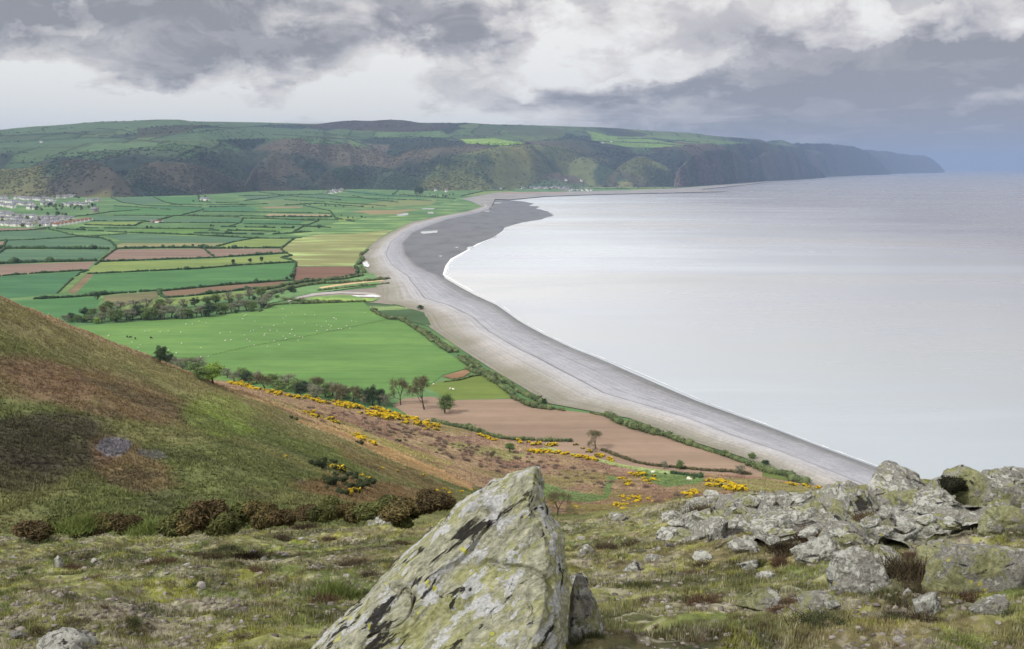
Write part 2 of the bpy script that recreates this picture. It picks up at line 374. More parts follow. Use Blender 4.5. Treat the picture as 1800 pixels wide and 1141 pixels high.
# white surf round the turn of the beach and along the water's edge
sfm, n, b = newmat("surf_foam", .6, .3)
uv = n.new('ShaderNodeUVMap', uv_map='UVMap').outputs[0]; su = n.new('ShaderNodeSeparateXYZ', inp={0: uv})
nz = n.noise(n.vmath('MULTIPLY', uv, (2.5, 9., 1)), 1., 6, .72, .6)
al = n.ramp(n.math('SUBTRACT', n.math('ADD', nz, .12), n.math('MULTIPLY', su.outputs[0], .8)), [(.16, 0.), (.46, .95)])
b.inputs['Base Color'].default_value = (.84, .85, .85, 1); n.l.new(al, b.inputs['Alpha'])
surf = [((973, 378), (982, 378)), ((951, 386), (957, 387)), ((919, 391), (924, 393)), ((887, 400), (893, 402)), ((884, 406), (890, 409)), ((866, 418), (876, 421)), ((838, 429), (856, 432)),
 ((818, 441), (846, 446)), ((792, 455), (832, 462)), ((783, 467), (822, 474)), ((778, 483), (818, 489)), ((798, 495), (838, 503)), ((843, 519), (862, 520)), ((880, 536), (889, 535)), ((917, 563), (925, 562)),
 ((966, 590), (972, 588)), ((1018, 614), (1024, 611)), ((1087, 640), (1093, 637)), ((1159, 671), (1165, 668)), ((1231, 703), (1237, 699)), ((1303, 730), (1310, 725)), ((1376, 757), (1384, 752)), ((1448, 785), (1457, 779)),
 ((1558, 825), (1569, 819)), ((1678, 872), (1692, 864))]
SA = densify([p[0]+p[1] for p in surf], 700); k = np.linspace(0, 1, 5)
px = SA[:, 0:1]*(1-k)+SA[:, 2:3]*k; py = SA[:, 1:2]*(1-k)+SA[:, 3:4]*k
wob = fbm(np.stack([np.arange(700)*.12, np.zeros(700), np.zeros(700)], -1), 3)-.5
sh_ = np.where(SA[:, 1:2] > 510, .26, .36); px = SA[:, 0:1]+(px-SA[:, 0:1])*sh_; py = SA[:, 1:2]+(py-SA[:, 1:2])*sh_; px = px + (wob*8)[:, None]*k; sd_ = np.arange(700)[:, None]/20.+0*k
o = ob('surf', mesh('surf', P(px, py, .42-.3*k).reshape(-1, 3), gridf(700, 5), sfm, uv=np.stack([np.broadcast_to(k, px.shape), sd_], -1).reshape(-1, 2))); tag(o, kind='structure')
# ponds and channels
pondm, n, b = newmat("still_water", .12, .5); b.inputs['Base Color'].default_value = (.80, .82, .81, 1)
shinem = pondm
for k_, q in enumerate([
 [(637, 462), (645, 459), (650, 467), (647, 470), (640, 468)],
 [(697, 377.5), (712, 374.5), (718, 374.6), (717, 378), (708, 379.5), (698, 379.3)],
 [(752, 373), (762, 373), (762, 375.4), (752, 375.6)],
 [(742, 366.5), (765, 365.6), (762, 368), (742, 368)],
 [(711, 541), (716, 540.5), (711.5, 544.5), (715, 549), (722, 549.5), (722, 551), (712, 549.5), (706, 547), (707, 543.5)],
 [(708, 552), (716, 553.2), (729, 552.8), (727, 554.8), (716, 555), (709, 553.8)]]):
    sheet('pond', ragged(q, .25, 2, k_), ZP+.35 if k_ != 0 else 4.9, pondm)
for k_, q in enumerate([[(740, 407), (770, 405), (768, 409), (745, 411), (740, 410)], [(798, 434.5), (806, 434), (804, 436)], [(822, 434), (834, 433), (828, 437.5), (820, 437.5)], [(770, 450), (778, 449.5), (775, 451)], [(850, 371), (862, 370), (858, 373)],
                        [(868, 356), (882, 355.5), (880, 357.5), (868, 357.5)]]):
    sheet('tide_pool', ragged(q, .25, 2, 20+k_), .48, pondm)
# ------------------------------------------------------------------ fields
G1, G2, G3, G4 = (84, 140, 100), (92, 148, 96), (122, 162, 92), (108, 156, 88)
LG, TEAL, TANC, RED, PALE, MARSH = (142, 172, 104), (98, 140, 112), (172, 160, 134), (163, 138, 126), (164, 176, 122), (94, 128, 92)
FIELDS = [
 (RED, [(0, 465.5), (167, 460), (153, 474.5), (0, 485.5)]), (RED, [(195.5, 438.8), (359, 437.3), (375.5, 451.5), (180, 459)]), (RED, [(363, 437.8), (493.6, 437.2), (499.7, 444.9), (378, 451.8)]),
 (LG, [(173, 461), (375, 455), (505, 446.5), (492, 453), (510, 459), (400, 467), (350, 472), (149, 481)]), (G2, [(167, 482), (350, 473.5), (520, 462), (512, 488), (440, 497), (278, 510), (134, 516)]),
 ((150, 130, 104), [(153, 482), (165.5, 482), (133, 516.7), (118, 514.5)]), (G1, [(-60, 489), (0, 486.5), (140, 478), (100, 516.7), (0, 526), (-60, 530)]), ((122, 160, 104), [(142, 479), (152, 482), (118, 514), (101, 517)]),
 (G2, [(-20, 533), (22, 528.5), (167, 521), (175, 530), (164, 546), (120, 580), (-40, 600)]), ((142, 138, 104), [(182, 520), (275.5, 512.5), (279, 523), (211, 539), (184, 534)]),
 ((152, 124, 104), [(287, 512.5), (400, 502), (507, 494), (480, 503), (350, 518), (292, 523)]), (LG, [(292, 525), (350, 520), (480, 506), (440, 516), (400, 526), (280, 538), (215, 545), (212, 540), (280, 524)]),
 (TEAL, [(11, 438.5), (191, 439), (169, 458.5), (0, 464), (0, 446)]), (TEAL, [(11, 422), (142, 417.5), (177, 418.5), (198, 427), (202, 436), (11, 436)]), (TEAL, [(-40, 409), (67, 405), (118, 412), (138, 415), (-40, 424)]),
 (RED, [(-40, 403), (0, 401.5), (58, 401.2), (80, 403.8), (0, 406.6), (-40, 408)]), (RED, [(-20, 425), (7, 424.5), (5, 436), (-20, 438)]), (TEAL, [(184.5, 415), (225, 411.5), (447, 419), (400, 426.5), (217, 426), (200, 418)]),
 ((160, 160, 120), [(217, 427), (400, 427), (366, 435.5), (330, 435), (207, 436.6), (206, 430)]), (LG, [(413, 425.5), (447, 420.2), (508, 420), (495, 436), (374, 436.6)]),
 (PALE, [(517, 420), (560, 412), (620, 411), (690, 404), (662, 422), (640, 440), (634, 449), (622, 467), (521, 467.6), (516, 459), (500, 444), (496, 438), (506, 428)]),
 ((146, 112, 98), [(522, 469), (619, 468), (629, 477), (625, 483.4), (576, 490.4), (517, 494.6), (515, 483)]),
 (LG, [(160, 390.5), (263, 390.5), (233, 396.6), (147, 395)]), (TEAL, [(167, 380.5), (298, 380.5), (270, 387.6), (160, 388)]), (G2, [(203, 375.5), (348, 371.4), (322, 378), (207, 378.6)]), (TEAL, [(293, 385.5), (427, 384), (423, 391.4), (280, 391.6)]),
 (G4, [(250, 402.6), (363, 402.5), (333, 411.8), (222, 408.4)]), ((190, 170, 142), [(470, 376), (580, 377), (580, 380.9), (467, 380.3)]), (LG, [(588, 382.5), (625, 382.5), (622, 388.4), (596, 388.8)]),
 ((124, 156, 112), [(449, 356.4), (487, 350.6), (545, 356.7), (500, 360.6)]), ((180, 158, 130), [(460, 363.4), (533, 363), (530, 365.2), (467, 366.3)]), ((142, 164, 114), [(640, 359), (687, 353), (767, 350), (765, 356), (757, 360), (673, 364), (600, 364)]),
 ((176, 160, 122), [(617, 372.5), (640, 369), (690, 369.5), (740, 367), (712, 372.5), (697, 376.6), (650, 377), (640, 374)]), (G1, [(367, 386), (540, 389), (525, 393), (430, 393.4)]), (G4, [(380, 402), (510, 402.3), (488, 406.2), (372, 404)]), (TEAL, [(340, 408), (480, 408), (460, 411.4), (345, 411)]),
 (G2, [(200, 362.5), (300, 368.5), (350, 370), (200, 374)]), (G1, [(250, 362), (350, 364.5), (440, 363), (455, 372), (357, 371.4), (300, 367)]), (TEAL, [(198, 348), (268, 347), (288, 355.6), (248, 360), (216, 355.5)]), (G2, [(273, 346.6), (350, 346), (350, 355), (320, 359.8), (292, 355.6)]),
 (TEAL, [(424, 345), (478, 344), (560, 345), (590, 351), (520, 345.5), (498, 349.5), (440, 352)]), (TEAL, [(520, 341), (565, 342.5), (600, 347), (596, 351), (540, 346.5)]), (G1, [(604, 337), (640, 336), (690, 342), (740, 346), (690, 347), (640, 343)]), (G2, [(560, 341.5), (605, 346.4), (692, 350.6), (640, 354), (600, 353)]),
 ((112, 160, 104), [(500, 414), (560, 401), (590, 391), (640, 384), (690, 380), (770, 379), (722, 390.4), (703, 399.6), (690, 403), (620, 410.6), (560, 411.6), (530, 417)]),
 ((104, 152, 104), [(600, 366), (673, 365), (765, 361), (800, 352), (830, 358), (840, 366), (800, 371), (735, 366), (640, 368), (610, 370)]),
 (LG, [(810, 345), (850, 335.5), (890, 334), (905, 336.8), (870, 339), (840, 343)]), (LG, [(1000, 331), (1010, 325), (1070, 324), (1110, 329), (1100, 331), (1010, 332)]), (LG, [(1105, 331.5), (1120, 328.4), (1180, 327), (1193, 331), (1140, 333.6), (1112, 334.4)]),
 ((118, 168, 98), [(100, 600), (140, 573), (350, 558), (400, 552), (457, 547), (481, 536.5), (550, 533), (640, 531), (652.5, 544), (683, 561), (704.5, 561), (732, 581), (760, 605), (808, 633), (823.6, 646.5), (778, 659), (760, 673), (700, 690), (640, 700), (400, 690), (200, 640)]),
 ((128, 156, 84), [(750, 680), (770, 672), (825, 661), (850, 661), (895, 690), (900, 700), (790, 703)]),
 ((180, 154, 136), [(690, 712), (712, 700), (760, 697), (790, 703.5), (900, 701), (920, 709), (968, 719), (1065, 729), (1095, 746), (1200, 777), (1310, 815), (1345, 828), (1350, 850), (1100, 850), (900, 800), (740, 745)]),
 ((120, 142, 84), [(1340, 829), (1365, 826), (1420, 850), (1500, 900), (1400, 900), (1200, 870), (1340, 850)]),
 ((168, 132, 104), [(778, 661.5), (795, 656), (822, 648.6), (826, 655), (815, 662), (795, 666)]),
 (MARSH, [(640, 531.5), (690, 536), (745, 548), (748, 556), (772, 569), (752, 573), (715, 563.6), (684, 561.6), (653, 544)]),
 ((172, 162, 156), [(505, 528), (540, 519), (600, 511), (676, 504), (690, 512), (694, 530), (690, 535.5), (640, 530.5), (560, 527)]),
]
ZF = {}
for i, (c, q) in enumerate(FIELDS):
    z = ZP + .06*((i*7) % 5) + .05 + (.35 if i >= len(FIELDS)-3 else 0)
    L = lin(c)*(.60*np.array([1.0, .90, .84]) if c[1] > c[0] else .58*np.array([.97, 1., .95])); nm = 'ploughed_field' if c[0] > c[1]+12 else ('meadow' if c[1] > 120 else 'marsh')
    if c == MARSH: nm = 'salt_marsh'
    if c == (172, 162, 156): nm = 'estuary_mud'
    if nm == 'ploughed_field': m = flatmat("ploughed_soil", L*.96, .012, .2, second=L*1.0, stretch=(.25, 2.4, 1), rot=.3+.5*(i % 4), bump=.2, stripe=.07)
    elif c in (PALE, MARSH, (112, 160, 104), (104, 152, 104)): m = flatmat("rough_grass", L*.95, .012, .22, second=lin((150, 170, 110)), stretch=(.5, 1.6, 1))
    else: m = flatmat("grass_field", L*.97, .014, .2, second=L*1.02*np.array([1.12, 1., .95]), stretch=(.5, 1.6, 1), rot=.2*(i % 5), stripe=.06)
    ragq = ragged(q, .35, 6, i) if min(p[1] for p in q) > 330 else q
    sheet(nm, ragq, z, m); ZF[i] = z
chan = flatmat("stream_bright_water", (.78, .8, .79), .05, .1, rough=.2)
sheet('stream', ragged([(505, 529), (522, 522), (548, 516), (575, 513), (600, 512.4), (640, 513.6), (660, 516), (671, 520), (664, 521.6), (640, 517.6), (600, 515.6), (560, 518.6), (528, 524), (508, 530.5)], .3, 4, 9), ZP+.8, flatmat("wet_mud", lin((178, 172, 166))*.8, .03, .15, rough=.4))
sheet('stream', ragged([(618, 519), (640, 519.6), (655, 517.6), (670, 521), (665, 522), (640, 521.4), (622, 521)], .25, 3, 8), ZP+1.0, chan)
sheet('salt_marsh', ragged([(468, 520), (500, 506), (560, 497), (600, 493), (640, 485), (656, 480), (664, 492), (690, 491), (684, 500), (640, 503), (600, 509), (540, 517), (505, 526), (470, 534)], .6, 4, 31), ZP+.75, flatmat("bank_scrub_ground", lin((98, 130, 84)), .03, .3))
sheet('path', ragged([(560, 505), (590, 500), (640, 494.6), (690, 490.4), (690, 492), (640, 497), (592, 503), (565, 507)], .3, 4, 32), ZP+1.0, flatmat("sand_track", lin((190, 170, 130)), .03, .15))
sheet('salt_marsh', ragged([(530, 528), (545, 522), (600, 518), (618, 519), (640, 523.6), (668, 524), (655, 529.6), (600, 530), (540, 532)], .5, 4, 33), ZP+1.1, flatmat("bank_scrub_ground", lin((112, 142, 84)), .03, .3, second=lin((150, 170, 70))))
# ------------------------------------------------------------------ lofted terrain: each line is (px, py, Y) ; columns follow X/Y
def line_at(line, a):
    q = np.array([PY(x, y, Y) for x, y, Y in line]); aa = q[:, 0]/q[:, 1]; o = np.argsort(aa)
    return np.interp(a, aa[o], q[o, 1]), np.interp(a, aa[o], q[o, 2])
def smooth_a(v, k):
    if k < 2: return v
    ker = np.hanning(k+2)[1:-1]; ker /= ker.sum(); p = np.pad(v, k, mode='edge'); return np.convolve(p, ker, 'same')[k:-k]
def loft(lines, a, sub, sm=5, cubic=True):
    """sub: rows between consecutive lines -> X, Y, Z (rows, cols), t"""
    L = [line_at(l, a) for l in lines]
    Ys = np.array([smooth_a(l[0], sm) for l in L]); Zs = np.array([smooth_a(l[1], sm) for l in L])
    Y, Z, T = [], [], []
    for k in range(len(L)-1):
        m0 = (Zs[k+1]-Zs[max(k-1, 0)])/np.maximum(Ys[k+1]-Ys[max(k-1, 0)], 1e-6) if cubic else None
        for i in range(sub[k]):
            t = i/sub[k]; y = Ys[k]*(1-t)+Ys[k+1]*t
            if cubic:   # monotone-ish hermite on slopes limited to the neighbours
                h = Ys[k+1]-Ys[k]; d = (Zs[k+1]-Zs[k])/h
                dp = (Zs[k]-Zs[k-1])/(Ys[k]-Ys[k-1]) if k > 0 else d
                dn = (Zs[k+2]-Zs[k+1])/(Ys[k+2]-Ys[k+1]) if k+2 < len(L) else d
                s0 = np.where(dp*d > 0, 2*dp*d/(dp+d+1e-12), 0); s1 = np.where(dn*d > 0, 2*dn*d/(dn+d+1e-12), 0)
                z = (2*t**3-3*t**2+1)*Zs[k]+(t**3-2*t**2+t)*h*s0+(-2*t**3+3*t**2)*Zs[k+1]+(t**3-t**2)*h*s1
            else: z = Zs[k]*(1-t)+Zs[k+1]*t
            Y.append(y); Z.append(z); T.append(k+t)
    Y.append(Ys[-1]); Z.append(Zs[-1]); T.append(len(L)-1.)
    Y = np.array(Y); Z = np.array(Z); return Y*a[None, :], Y, Z, np.array(T)
def Yz(px, py, z): return (px, py, float(P(px, py, z)[1]))
TERR = []
def bvh_of(X, Y, Z):
    v = np.stack([X, Y, Z], -1).reshape(-1, 3); f = gridf(*X.shape)
    t = np.concatenate([f[:, [0, 1, 2]], f[:, [0, 2, 3]]])
    return BVHTree.FromPolygons([tuple(q) for q in v], [tuple(q) for q in t.tolist()])
# ---- far hills
FOOT = [(-200, 346), (0, 346), (190, 347), (270, 346), (350, 343), (450, 336), (560, 334), (640, 332), (760, 335), (850, 334), (1000, 331), (1110, 329), (1195, 329), (1250, 325), (1350, 317), (1400, 314), (1450, 311), (1520, 307.5)]
BRK = [(-200, 268), (0, 266), (140, 268), (210, 264), (280, 256), (340, 248), (470, 244), (560, 243), (600, 252), (660, 262), (760, 262), (850, 252), (1000, 248), (1080, 262), (1140, 262), (1230, 254), (1320, 250), (1400, 258), (1450, 270), (1520, 298)]
SKY = [(-200, 240), (0, 231), (60, 226), (130, 220), (200, 215), (350, 213.5), (450, 215), (560, 218), (600, 214), (660, 211.5), (710, 214), (740, 220), (800, 220), (880, 219), (950, 221), (1000, 223), (1060, 224), (1120, 229), (1200, 234), (1240, 237), (1290, 243.5), (1320, 248), (1370, 252), (1400, 256), (1450, 268), (1520, 297)]
def ip(t, x): q = np.array(t, float); return float(np.interp(x, q[:, 0], q[:, 1]))
cols = [-200, -100, 0, 60, 130, 190, 230, 270, 310, 350, 400, 450, 500, 560, 600, 640, 680, 710, 740, 770, 800, 850, 900, 950, 1000, 1060, 1110, 1150, 1195, 1250, 1290, 1320, 1350, 1370, 1400, 1450, 1500, 1520]
fl, bl, ml, sl, el_, zl = [], [], [], [], [], []
for x in cols:
    yf = float(P(x, ip(FOOT, x), 1.)[1])
    fl.append((x, ip(FOOT, x)+1, yf*1.0)); nar = 1. if x < 1150 else max(.45, 1-(x-1150)/500)
    db = yf+950*nar+yf*.05; dm = yf+(2000)*nar+yf*.10; ds = yf+3300*nar+yf*.12
    by, sy = ip(BRK, x), ip(SKY, x)
    bl.append((x, by, db)); ml.append((x, by*.42+sy*.58, dm)); sl.append((x, sy, ds)); zl.append((x, sy+14, ds*1.25))
f0 = [(x, y+4, Y*.985) for x, y, Y in fl]
NA = 1150
a_far = np.linspace(P(-190, 340, 0)[0]/P(-190, 340, 0)[1], P(1515, 309, 0)[0]/P(1515, 309, 0)[1], NA)
X, Y, Z, T = loft([f0, fl, bl, ml, sl, zl], a_far, [3, 110, 45, 60, 16], 9)
esc = np.clip(np.sin(np.clip(T-1, 0, 1)*PI), 0, 1)[:, None]
up = np.clip(np.sin(np.clip((T-2)/2, 0, 1)*PI), 0, 1)[:, None]
sx_, sy_ = X/900., Y/2300.
warp = fbm(P3(X/1500., Y/1500.), 3, 5)
rv = ridged(P3(X/780.+warp*1.2, Y/3600.), 4, 21, .5)
Z = Z + esc*(rv-.62)*300 + esc*(fbm(P3(X/160., Y/160.), 4, 3)-.5)*46
dr = ridged(P3(X/1900.+warp, Y/1900.), 3, 41)
Z = Z + up*(dr-.62)*190 + up*(fbm(P3(X/500., Y/500.), 3, 8)-.5)*30
pxv, pyv = proj(np.stack([X, Y, Z], -1))
Tm = np.broadcast_to(T[:, None], X.shape)
# albedo: woodland on the escarpment, pasture cells with hedge lines above it
def field_cells(X, Y, sx, sy, s):
    u = X/sx + (fbm(P3(X/1500, Y/1500), 2, s)-.5)*1.4; v = Y/sy + (fbm(P3(X/1500, Y/1500), 2, s+9)-.5)*1.4
    iu, iv = np.floor(u), np.floor(v); u2 = u + .0
    hsh = _h((iu.astype(np.int64) & 0xffffffff), (iv.astype(np.int64) & 0xffffffff), np.zeros_like(iu, dtype=np.int64), s)
    ed = np.minimum(np.minimum(u-iu, 1-(u-iu))*sx, np.minimum(v-iv, 1-(v-iv))*sy)
    return hsh, ed
wood1, wood2, wood3 = lin((44, 54, 50))*.85, lin((62, 70, 56)), lin((88, 80, 70))  # woodland tones taken darker, with cloud shadow put into the colour
w_n = fbm(P3(X/420., Y/420.), 5, 77)[..., None]; w_m = fbm(P3(X/1500., Y/1500.), 3, 71)[..., None]
wood = wood1*(1-sstep(.38, .6, w_n))+wood2*sstep(.38, .6, w_n)
wood = wood*(1-.8*sstep(.48, .62, w_m))+wood3*.8*sstep(.48, .62, w_m)
hs, ed = field_cells(X, Y, 260., 420., 4)
past = np.array([lin((96, 134, 84)), lin((110, 148, 88)), lin((126, 156, 92)), lin((100, 128, 86))])[np.minimum((hs*4).astype(int), 3)]
past = past*(1-(ed < 11)[..., None]*.65)
past = past*.31+.11*past.mean(-1, keepdims=True); moor = lin((92, 82, 70)); 
fw = sstep(1.92, 2.02, Tm + (fbm(P3(X/420., Y/1400.), 4, 61)-.5)*1.5)[..., None]
col = wood*(1-fw)+past*fw
wooded_cells = (sstep(.56, .60, fbm(P3(X/800, Y/1200), 4, 91))*fw[..., 0])[..., None]
col = col*(1-wooded_cells)+wood1*wooded_cells
def paint(col, poly, c, a=1., jit=2.):
    jx = (fbm(P3(X/120., Y/120.), 2, 33)-.5)*jit*2
    m = inpoly(pxv+jx, pyv+jx*.3, poly)[..., None]*a; return col*(1-m)+(np.asarray(c)*(.56 if c[1] > .38 else .44)+(.0 if c[1] > .38 else .09)*np.mean(c))*m
for c, q in [(lin((84, 70, 72)), [(520, 219), (560, 216), (600, 210), (660, 205), (710, 208), (745, 218), (800, 219), (770, 228), (700, 233), (620, 228), (560, 226)]),
  (lin((104, 134, 94)), [(0, 228), (60, 222), (200, 212), (350, 211), (560, 215), (560, 219), (300, 220), (240, 226), (130, 232), (0, 238)]),
  (lin((112, 144, 96)), [(203, 228), (240, 226), (245, 235), (205, 236)]), (lin((80, 84, 66)), [(245, 226), (300, 222), (350, 220), (330, 232), (300, 240), (235, 242)]),
  (lin((98, 132, 92)), [(262, 246), (350, 226), (460, 223), (566, 229), (570, 238), (470, 243), (340, 247)]),
  (lin((112, 150, 96)), [(140, 262), (170, 252), (275, 250), (278, 256), (200, 264), (150, 266)]), (lin((96, 132, 92)), [(0, 248), (130, 242), (235, 244), (170, 251), (0, 260)]),
  (lin((106, 140, 92)), [(530, 243), (603, 245), (607, 255), (540, 253)]), (lin((120, 154, 92)), [(610, 243), (630, 248), (657, 260), (617, 258)]), (lin((110, 146, 90)), [(660, 233), (777, 230), (793, 242), (667, 243)]),
  (lin((160, 196, 96)), [(810, 245), (867, 243), (927, 253), (877, 257), (820, 252)]), (lin((140, 174, 86)), [(1030, 230), (1060, 236), (1087, 243), (1080, 246), (1040, 240)]),  # sun patches on the right uplands painted as brighter greens
  (lin((132, 168, 86)), [(1040, 238), (1120, 241), (1210, 256), (1150, 259), (1100, 258), (1040, 248)]), (lin((120, 156, 86)), [(1130, 238), (1200, 240), (1260, 246), (1320, 252), (1250, 254), (1190, 249)]),
  (lin((70, 74, 60)), [(1045, 224.5), (1090, 225), (1140, 236), (1130, 240.5), (1085, 240), (1060, 232)]), (lin((96, 112, 78)), [(880, 222), (960, 224), (1000, 228), (990, 240), (900, 238)])]:
    col = paint(col, q, c, .9)
UPH = [[(0, 239), (60, 236), (120, 234), (200, 240), (235, 246), (280, 249)], [(262, 246), (300, 237), (350, 232), (420, 224), (480, 221)], [(480, 236), (560, 241), (640, 247), (700, 252)], [(0, 250), (80, 246), (150, 242), (240, 243)],
  [(610, 243), (657, 260)], [(810, 252), (880, 257), (930, 253)], [(1040, 248), (1100, 250), (1160, 252), (1220, 258)], [(660, 243), (720, 241), (793, 243)], [(1086, 243), (1150, 244), (1230, 250)], [(170, 226), (215, 228), (240, 236)]]
for L_ in UPH:
    q = densify([(x, y) for x, y in L_], 160)
    dmin = np.full(X.shape, 9.)
    for k in range(0, 160, 1):
        sel = (np.abs(pxv-q[k, 0]) < 3) & (np.abs(pyv-q[k, 1]) < 2)
        dmin[sel] = np.minimum(dmin[sel], np.hypot((pxv[sel]-q[k, 0])*.5, (pyv[sel]-q[k, 1])))
    m = ((dmin < .75) & (Tm > 1.5))[..., None]; col = np.where(m, wood1*.8, col)
# open ground at the foot
fm = (sstep(1.0, 1.06, Tm)*(1-sstep(1.06, 1.16, Tm + (fbm(P3(X/300, Y/300), 3, 19)-.5)*.16)))[..., None]*.6
col = col*(1-fm)+lin((104, 140, 96))*.6*fm
farm = vmat("hill_cover", .012, .25, .6, .03, 14., layers=((.02, .5, .7, tuple(lin((70, 76, 58))), .25),))
hills = ob('hills', mesh('hills', np.stack([X, Y, Z], -1).reshape(-1, 3), gridf(*X.shape), farm, col=col.reshape(-1, 3))); tag(hills, kind='structure')
FAR = (X, Y, Z, Tm, pxv, pyv); BV_FAR = bvh_of(X[::2, ::2], Y[::2, ::2], Z[::2, ::2])
WOODPTS = []
# ---- spurs and headlands in front of / beyond the main escarpment
SPURBV = []
def spur(top, foot, back, depth, colr, seed, amp=40, nu=260, rows=(46, 20), name='hills', wood=.5, z0=1.):
    """top: skyline polyline px,py ; foot: polyline px,py on the plain ; depth: metres from foot to crest"""
    xs = np.linspace(top[0][0], top[-1][0], 60)
    fl = []; tl = []; bk = []
    for i, x in enumerate(xs):
        fy = ip(foot, x); yf = float(P(x, fy, z0)[1]); ty = ip(top, x)
        hfrac = max(.12, min(1., (fy-ty)/max(1., max(ip(foot, t[0])-t[1] for t in top))))
        fl.append((x, fy+.6, yf)); tl.append((x, ty, yf+depth*hfrac)); bk.append((x, min(ty+9+(fy-ty)*.3, fy), yf+depth*hfrac+back))
    f0 = [(x, y+3, Y*.985) for x, y, Y in fl]
    a = np.linspace(PY(*fl[0])[0]/PY(*fl[0])[1], PY(*fl[-1])[0]/PY(*fl[-1])[1], nu)
    colr = [np.asarray(q_)*1.12 for q_ in colr]; X, Y, Z, T = loft([f0, fl, tl, bk], a, [2, rows[0], rows[1]], 7)
    e = np.clip(np.sin(np.clip(T-1, 0, 1.15)/1.15*PI), 0, 1)[:, None]
    Z = Z+e*(ridged(P3(X/420.+fbm(P3(X/800, Y/800), 2, seed), Y/1600.), 4, seed)-.62)*amp*1.9+e*(fbm(P3(X/90., Y/90.), 4, seed+3)-.5)*amp*.45
    nn = fbm(P3(X/260., Y/260.), 5, seed+7)[..., None]; c1, c2, c3 = [np.asarray(q) for q in colr]
    col = c1*(1-sstep(.36, .56, nn))+c2*sstep(.36, .56, nn); m2 = fbm(P3(X/700., Y/500.), 4, seed+8)[..., None]
    col = col*(1-.7*sstep(.52, .62, m2))+c3*.7*sstep(.52, .62, m2)
    o = ob(name, mesh(name, np.stack([X, Y, Z], -1).reshape(-1, 3), gridf(*X.shape), farm, col=col.reshape(-1, 3))); tag(o, kind='structure')
    if wood > 0: WOODPTS.append((X, Y, Z, np.broadcast_to(T[:, None], X.shape), wood, col))
    return o
brown, dark, olive, dgreen = lin((70, 66, 58))*.9, lin((44, 52, 48)), lin((92, 98, 66)), lin((54, 66, 52))
FT = [(-200, 347), (0, 347), (200, 348), (340, 344), (450, 337), (560, 335), (640, 333), (760, 336), (850, 335), (1000, 330), (1110, 330), (1195, 329)]
spur([(720, 334), (745, 316), (770, 290), (790, 274), (840, 264), (900, 257), (940, 255), (980, 259), (1020, 270), (1060, 288), (1090, 306), (1113, 324)], FT, 700, 620, (dgreen, olive, lin((112, 110, 72))), 101, 30)
spur([(1060, 327), (1075, 306), (1095, 290), (1115, 279), (1130, 277), (1150, 284), (1172, 294), (1186, 308), (1196, 326)], FT, 500, 420, (dgreen, olive*.9, brown), 133, 22, 160)
spur([(-150, 300), (40, 298), (110, 284), (160, 283), (190, 296), (214, 312), (230, 330), (238, 344)], FT, 500, 380, (dgreen, brown, lin((108, 106, 68))), 151, 20, 200)
spur([(200, 338), (230, 300), (280, 284), (330, 288), (380, 304), (430, 322), (456, 334)], FT, 600, 560, (dark, brown, dgreen), 171, 26, 200)
spur([(430, 330), (450, 290), (480, 268), (505, 272), (525, 288), (548, 312), (560, 332)], FT, 600, 600, (dark, brown, dgreen), 181, 26, 160)
spur([(545, 330), (580, 300), (620, 290), (680, 296), (730, 316), (752, 332)], FT, 500, 420, (dark, dgreen, brown), 191, 24, 180)
# cliff ribs on the right and the two receding headlands
FH = [(1100, 330), (1195, 330), (1250, 326), (1350, 318), (1400, 315.5), (1450, 312.5), (1560, 308.5), (1665, 305.5)]
spur([(1185, 328), (1190, 300), (1215, 274), (1250, 262), (1290, 266), (1320, 285), (1345, 308), (1352, 317)], FH, 600, 520, (lin((74, 70, 68)), dgreen*.9, lin((100, 90, 82))), 201, 46, 200)
spur([(1300, 322), (1318, 284), (1345, 268), (1375, 264), (1405, 276), (1440, 298), (1452, 311)], FH, 700, 700, (lin((70, 68, 66)), dgreen*.8, lin((84, 78, 72))), 211, 46, 200)
spur([(1340, 300), (1360, 262), (1378, 253), (1400, 252), (1440, 253.5), (1480, 254), (1500, 258), (1520, 264), (1545, 282), (1560, 300), (1566, 305)], FH, 1500, 1300, (dark, dgreen*.8, brown), 221, 60, 220, z0=-20.)
spur([(1480, 304), (1500, 270), (1520, 264), (1560, 266.5), (1585, 271), (1600, 273), (1628, 273.5), (1642, 282), (1652, 291), (1660, 300)], FH, 2500, 2200, (dark, dgreen*.7, brown), 231, 70, 200, z0=-40.)
# ---- the wood that clothes the escarpment: one mass of small crowns
ico = [(0, 0, -1.)] ; 
def ico_unit(sub):
    import bmesh
    bm = bmesh.new(); bmesh.ops.create_icosphere(bm, subdivisions=sub, radius=1.)
    v = np.array([q.co[:] for q in bm.verts]); f = np.array([[l.index for l in q.verts] for q in bm.faces]); bm.free(); return v, f
IV1, IF1 = ico_unit(1); IV2, IF2 = ico_unit(2); IV3, IF3 = ico_unit(3); IV4, IF4 = ico_unit(4)
def blobs(pos, rad, cols, iv=IV1, if_=IF1, squash=.85, jit=.3, rng=RNG):
    N = len(pos); nv = len(iv)
    r = rad[:, None, None]*(1+rng.uniform(-jit, jit, (N, nv, 1)))
    th = rng.uniform(0, 2*PI, N); c, s = np.cos(th)[:, None], np.sin(th)[:, None]
    bx = iv[None, :, 0]*c-iv[None, :, 1]*s; by = iv[None, :, 0]*s+iv[None, :, 1]*c
    b = np.stack([bx, by, np.broadcast_to(iv[None, :, 2]*squash, bx.shape)], -1)*r + pos[:, None, :]
    f = if_[None]+(np.arange(N)*nv)[:, None, None]
    return b.reshape(-1, 3), f.reshape(-1, 3), np.repeat(cols, nv, 0)
pos, rad, cc = [], [], []
X, Y, Z, Tm, pxv, pyv = FAR
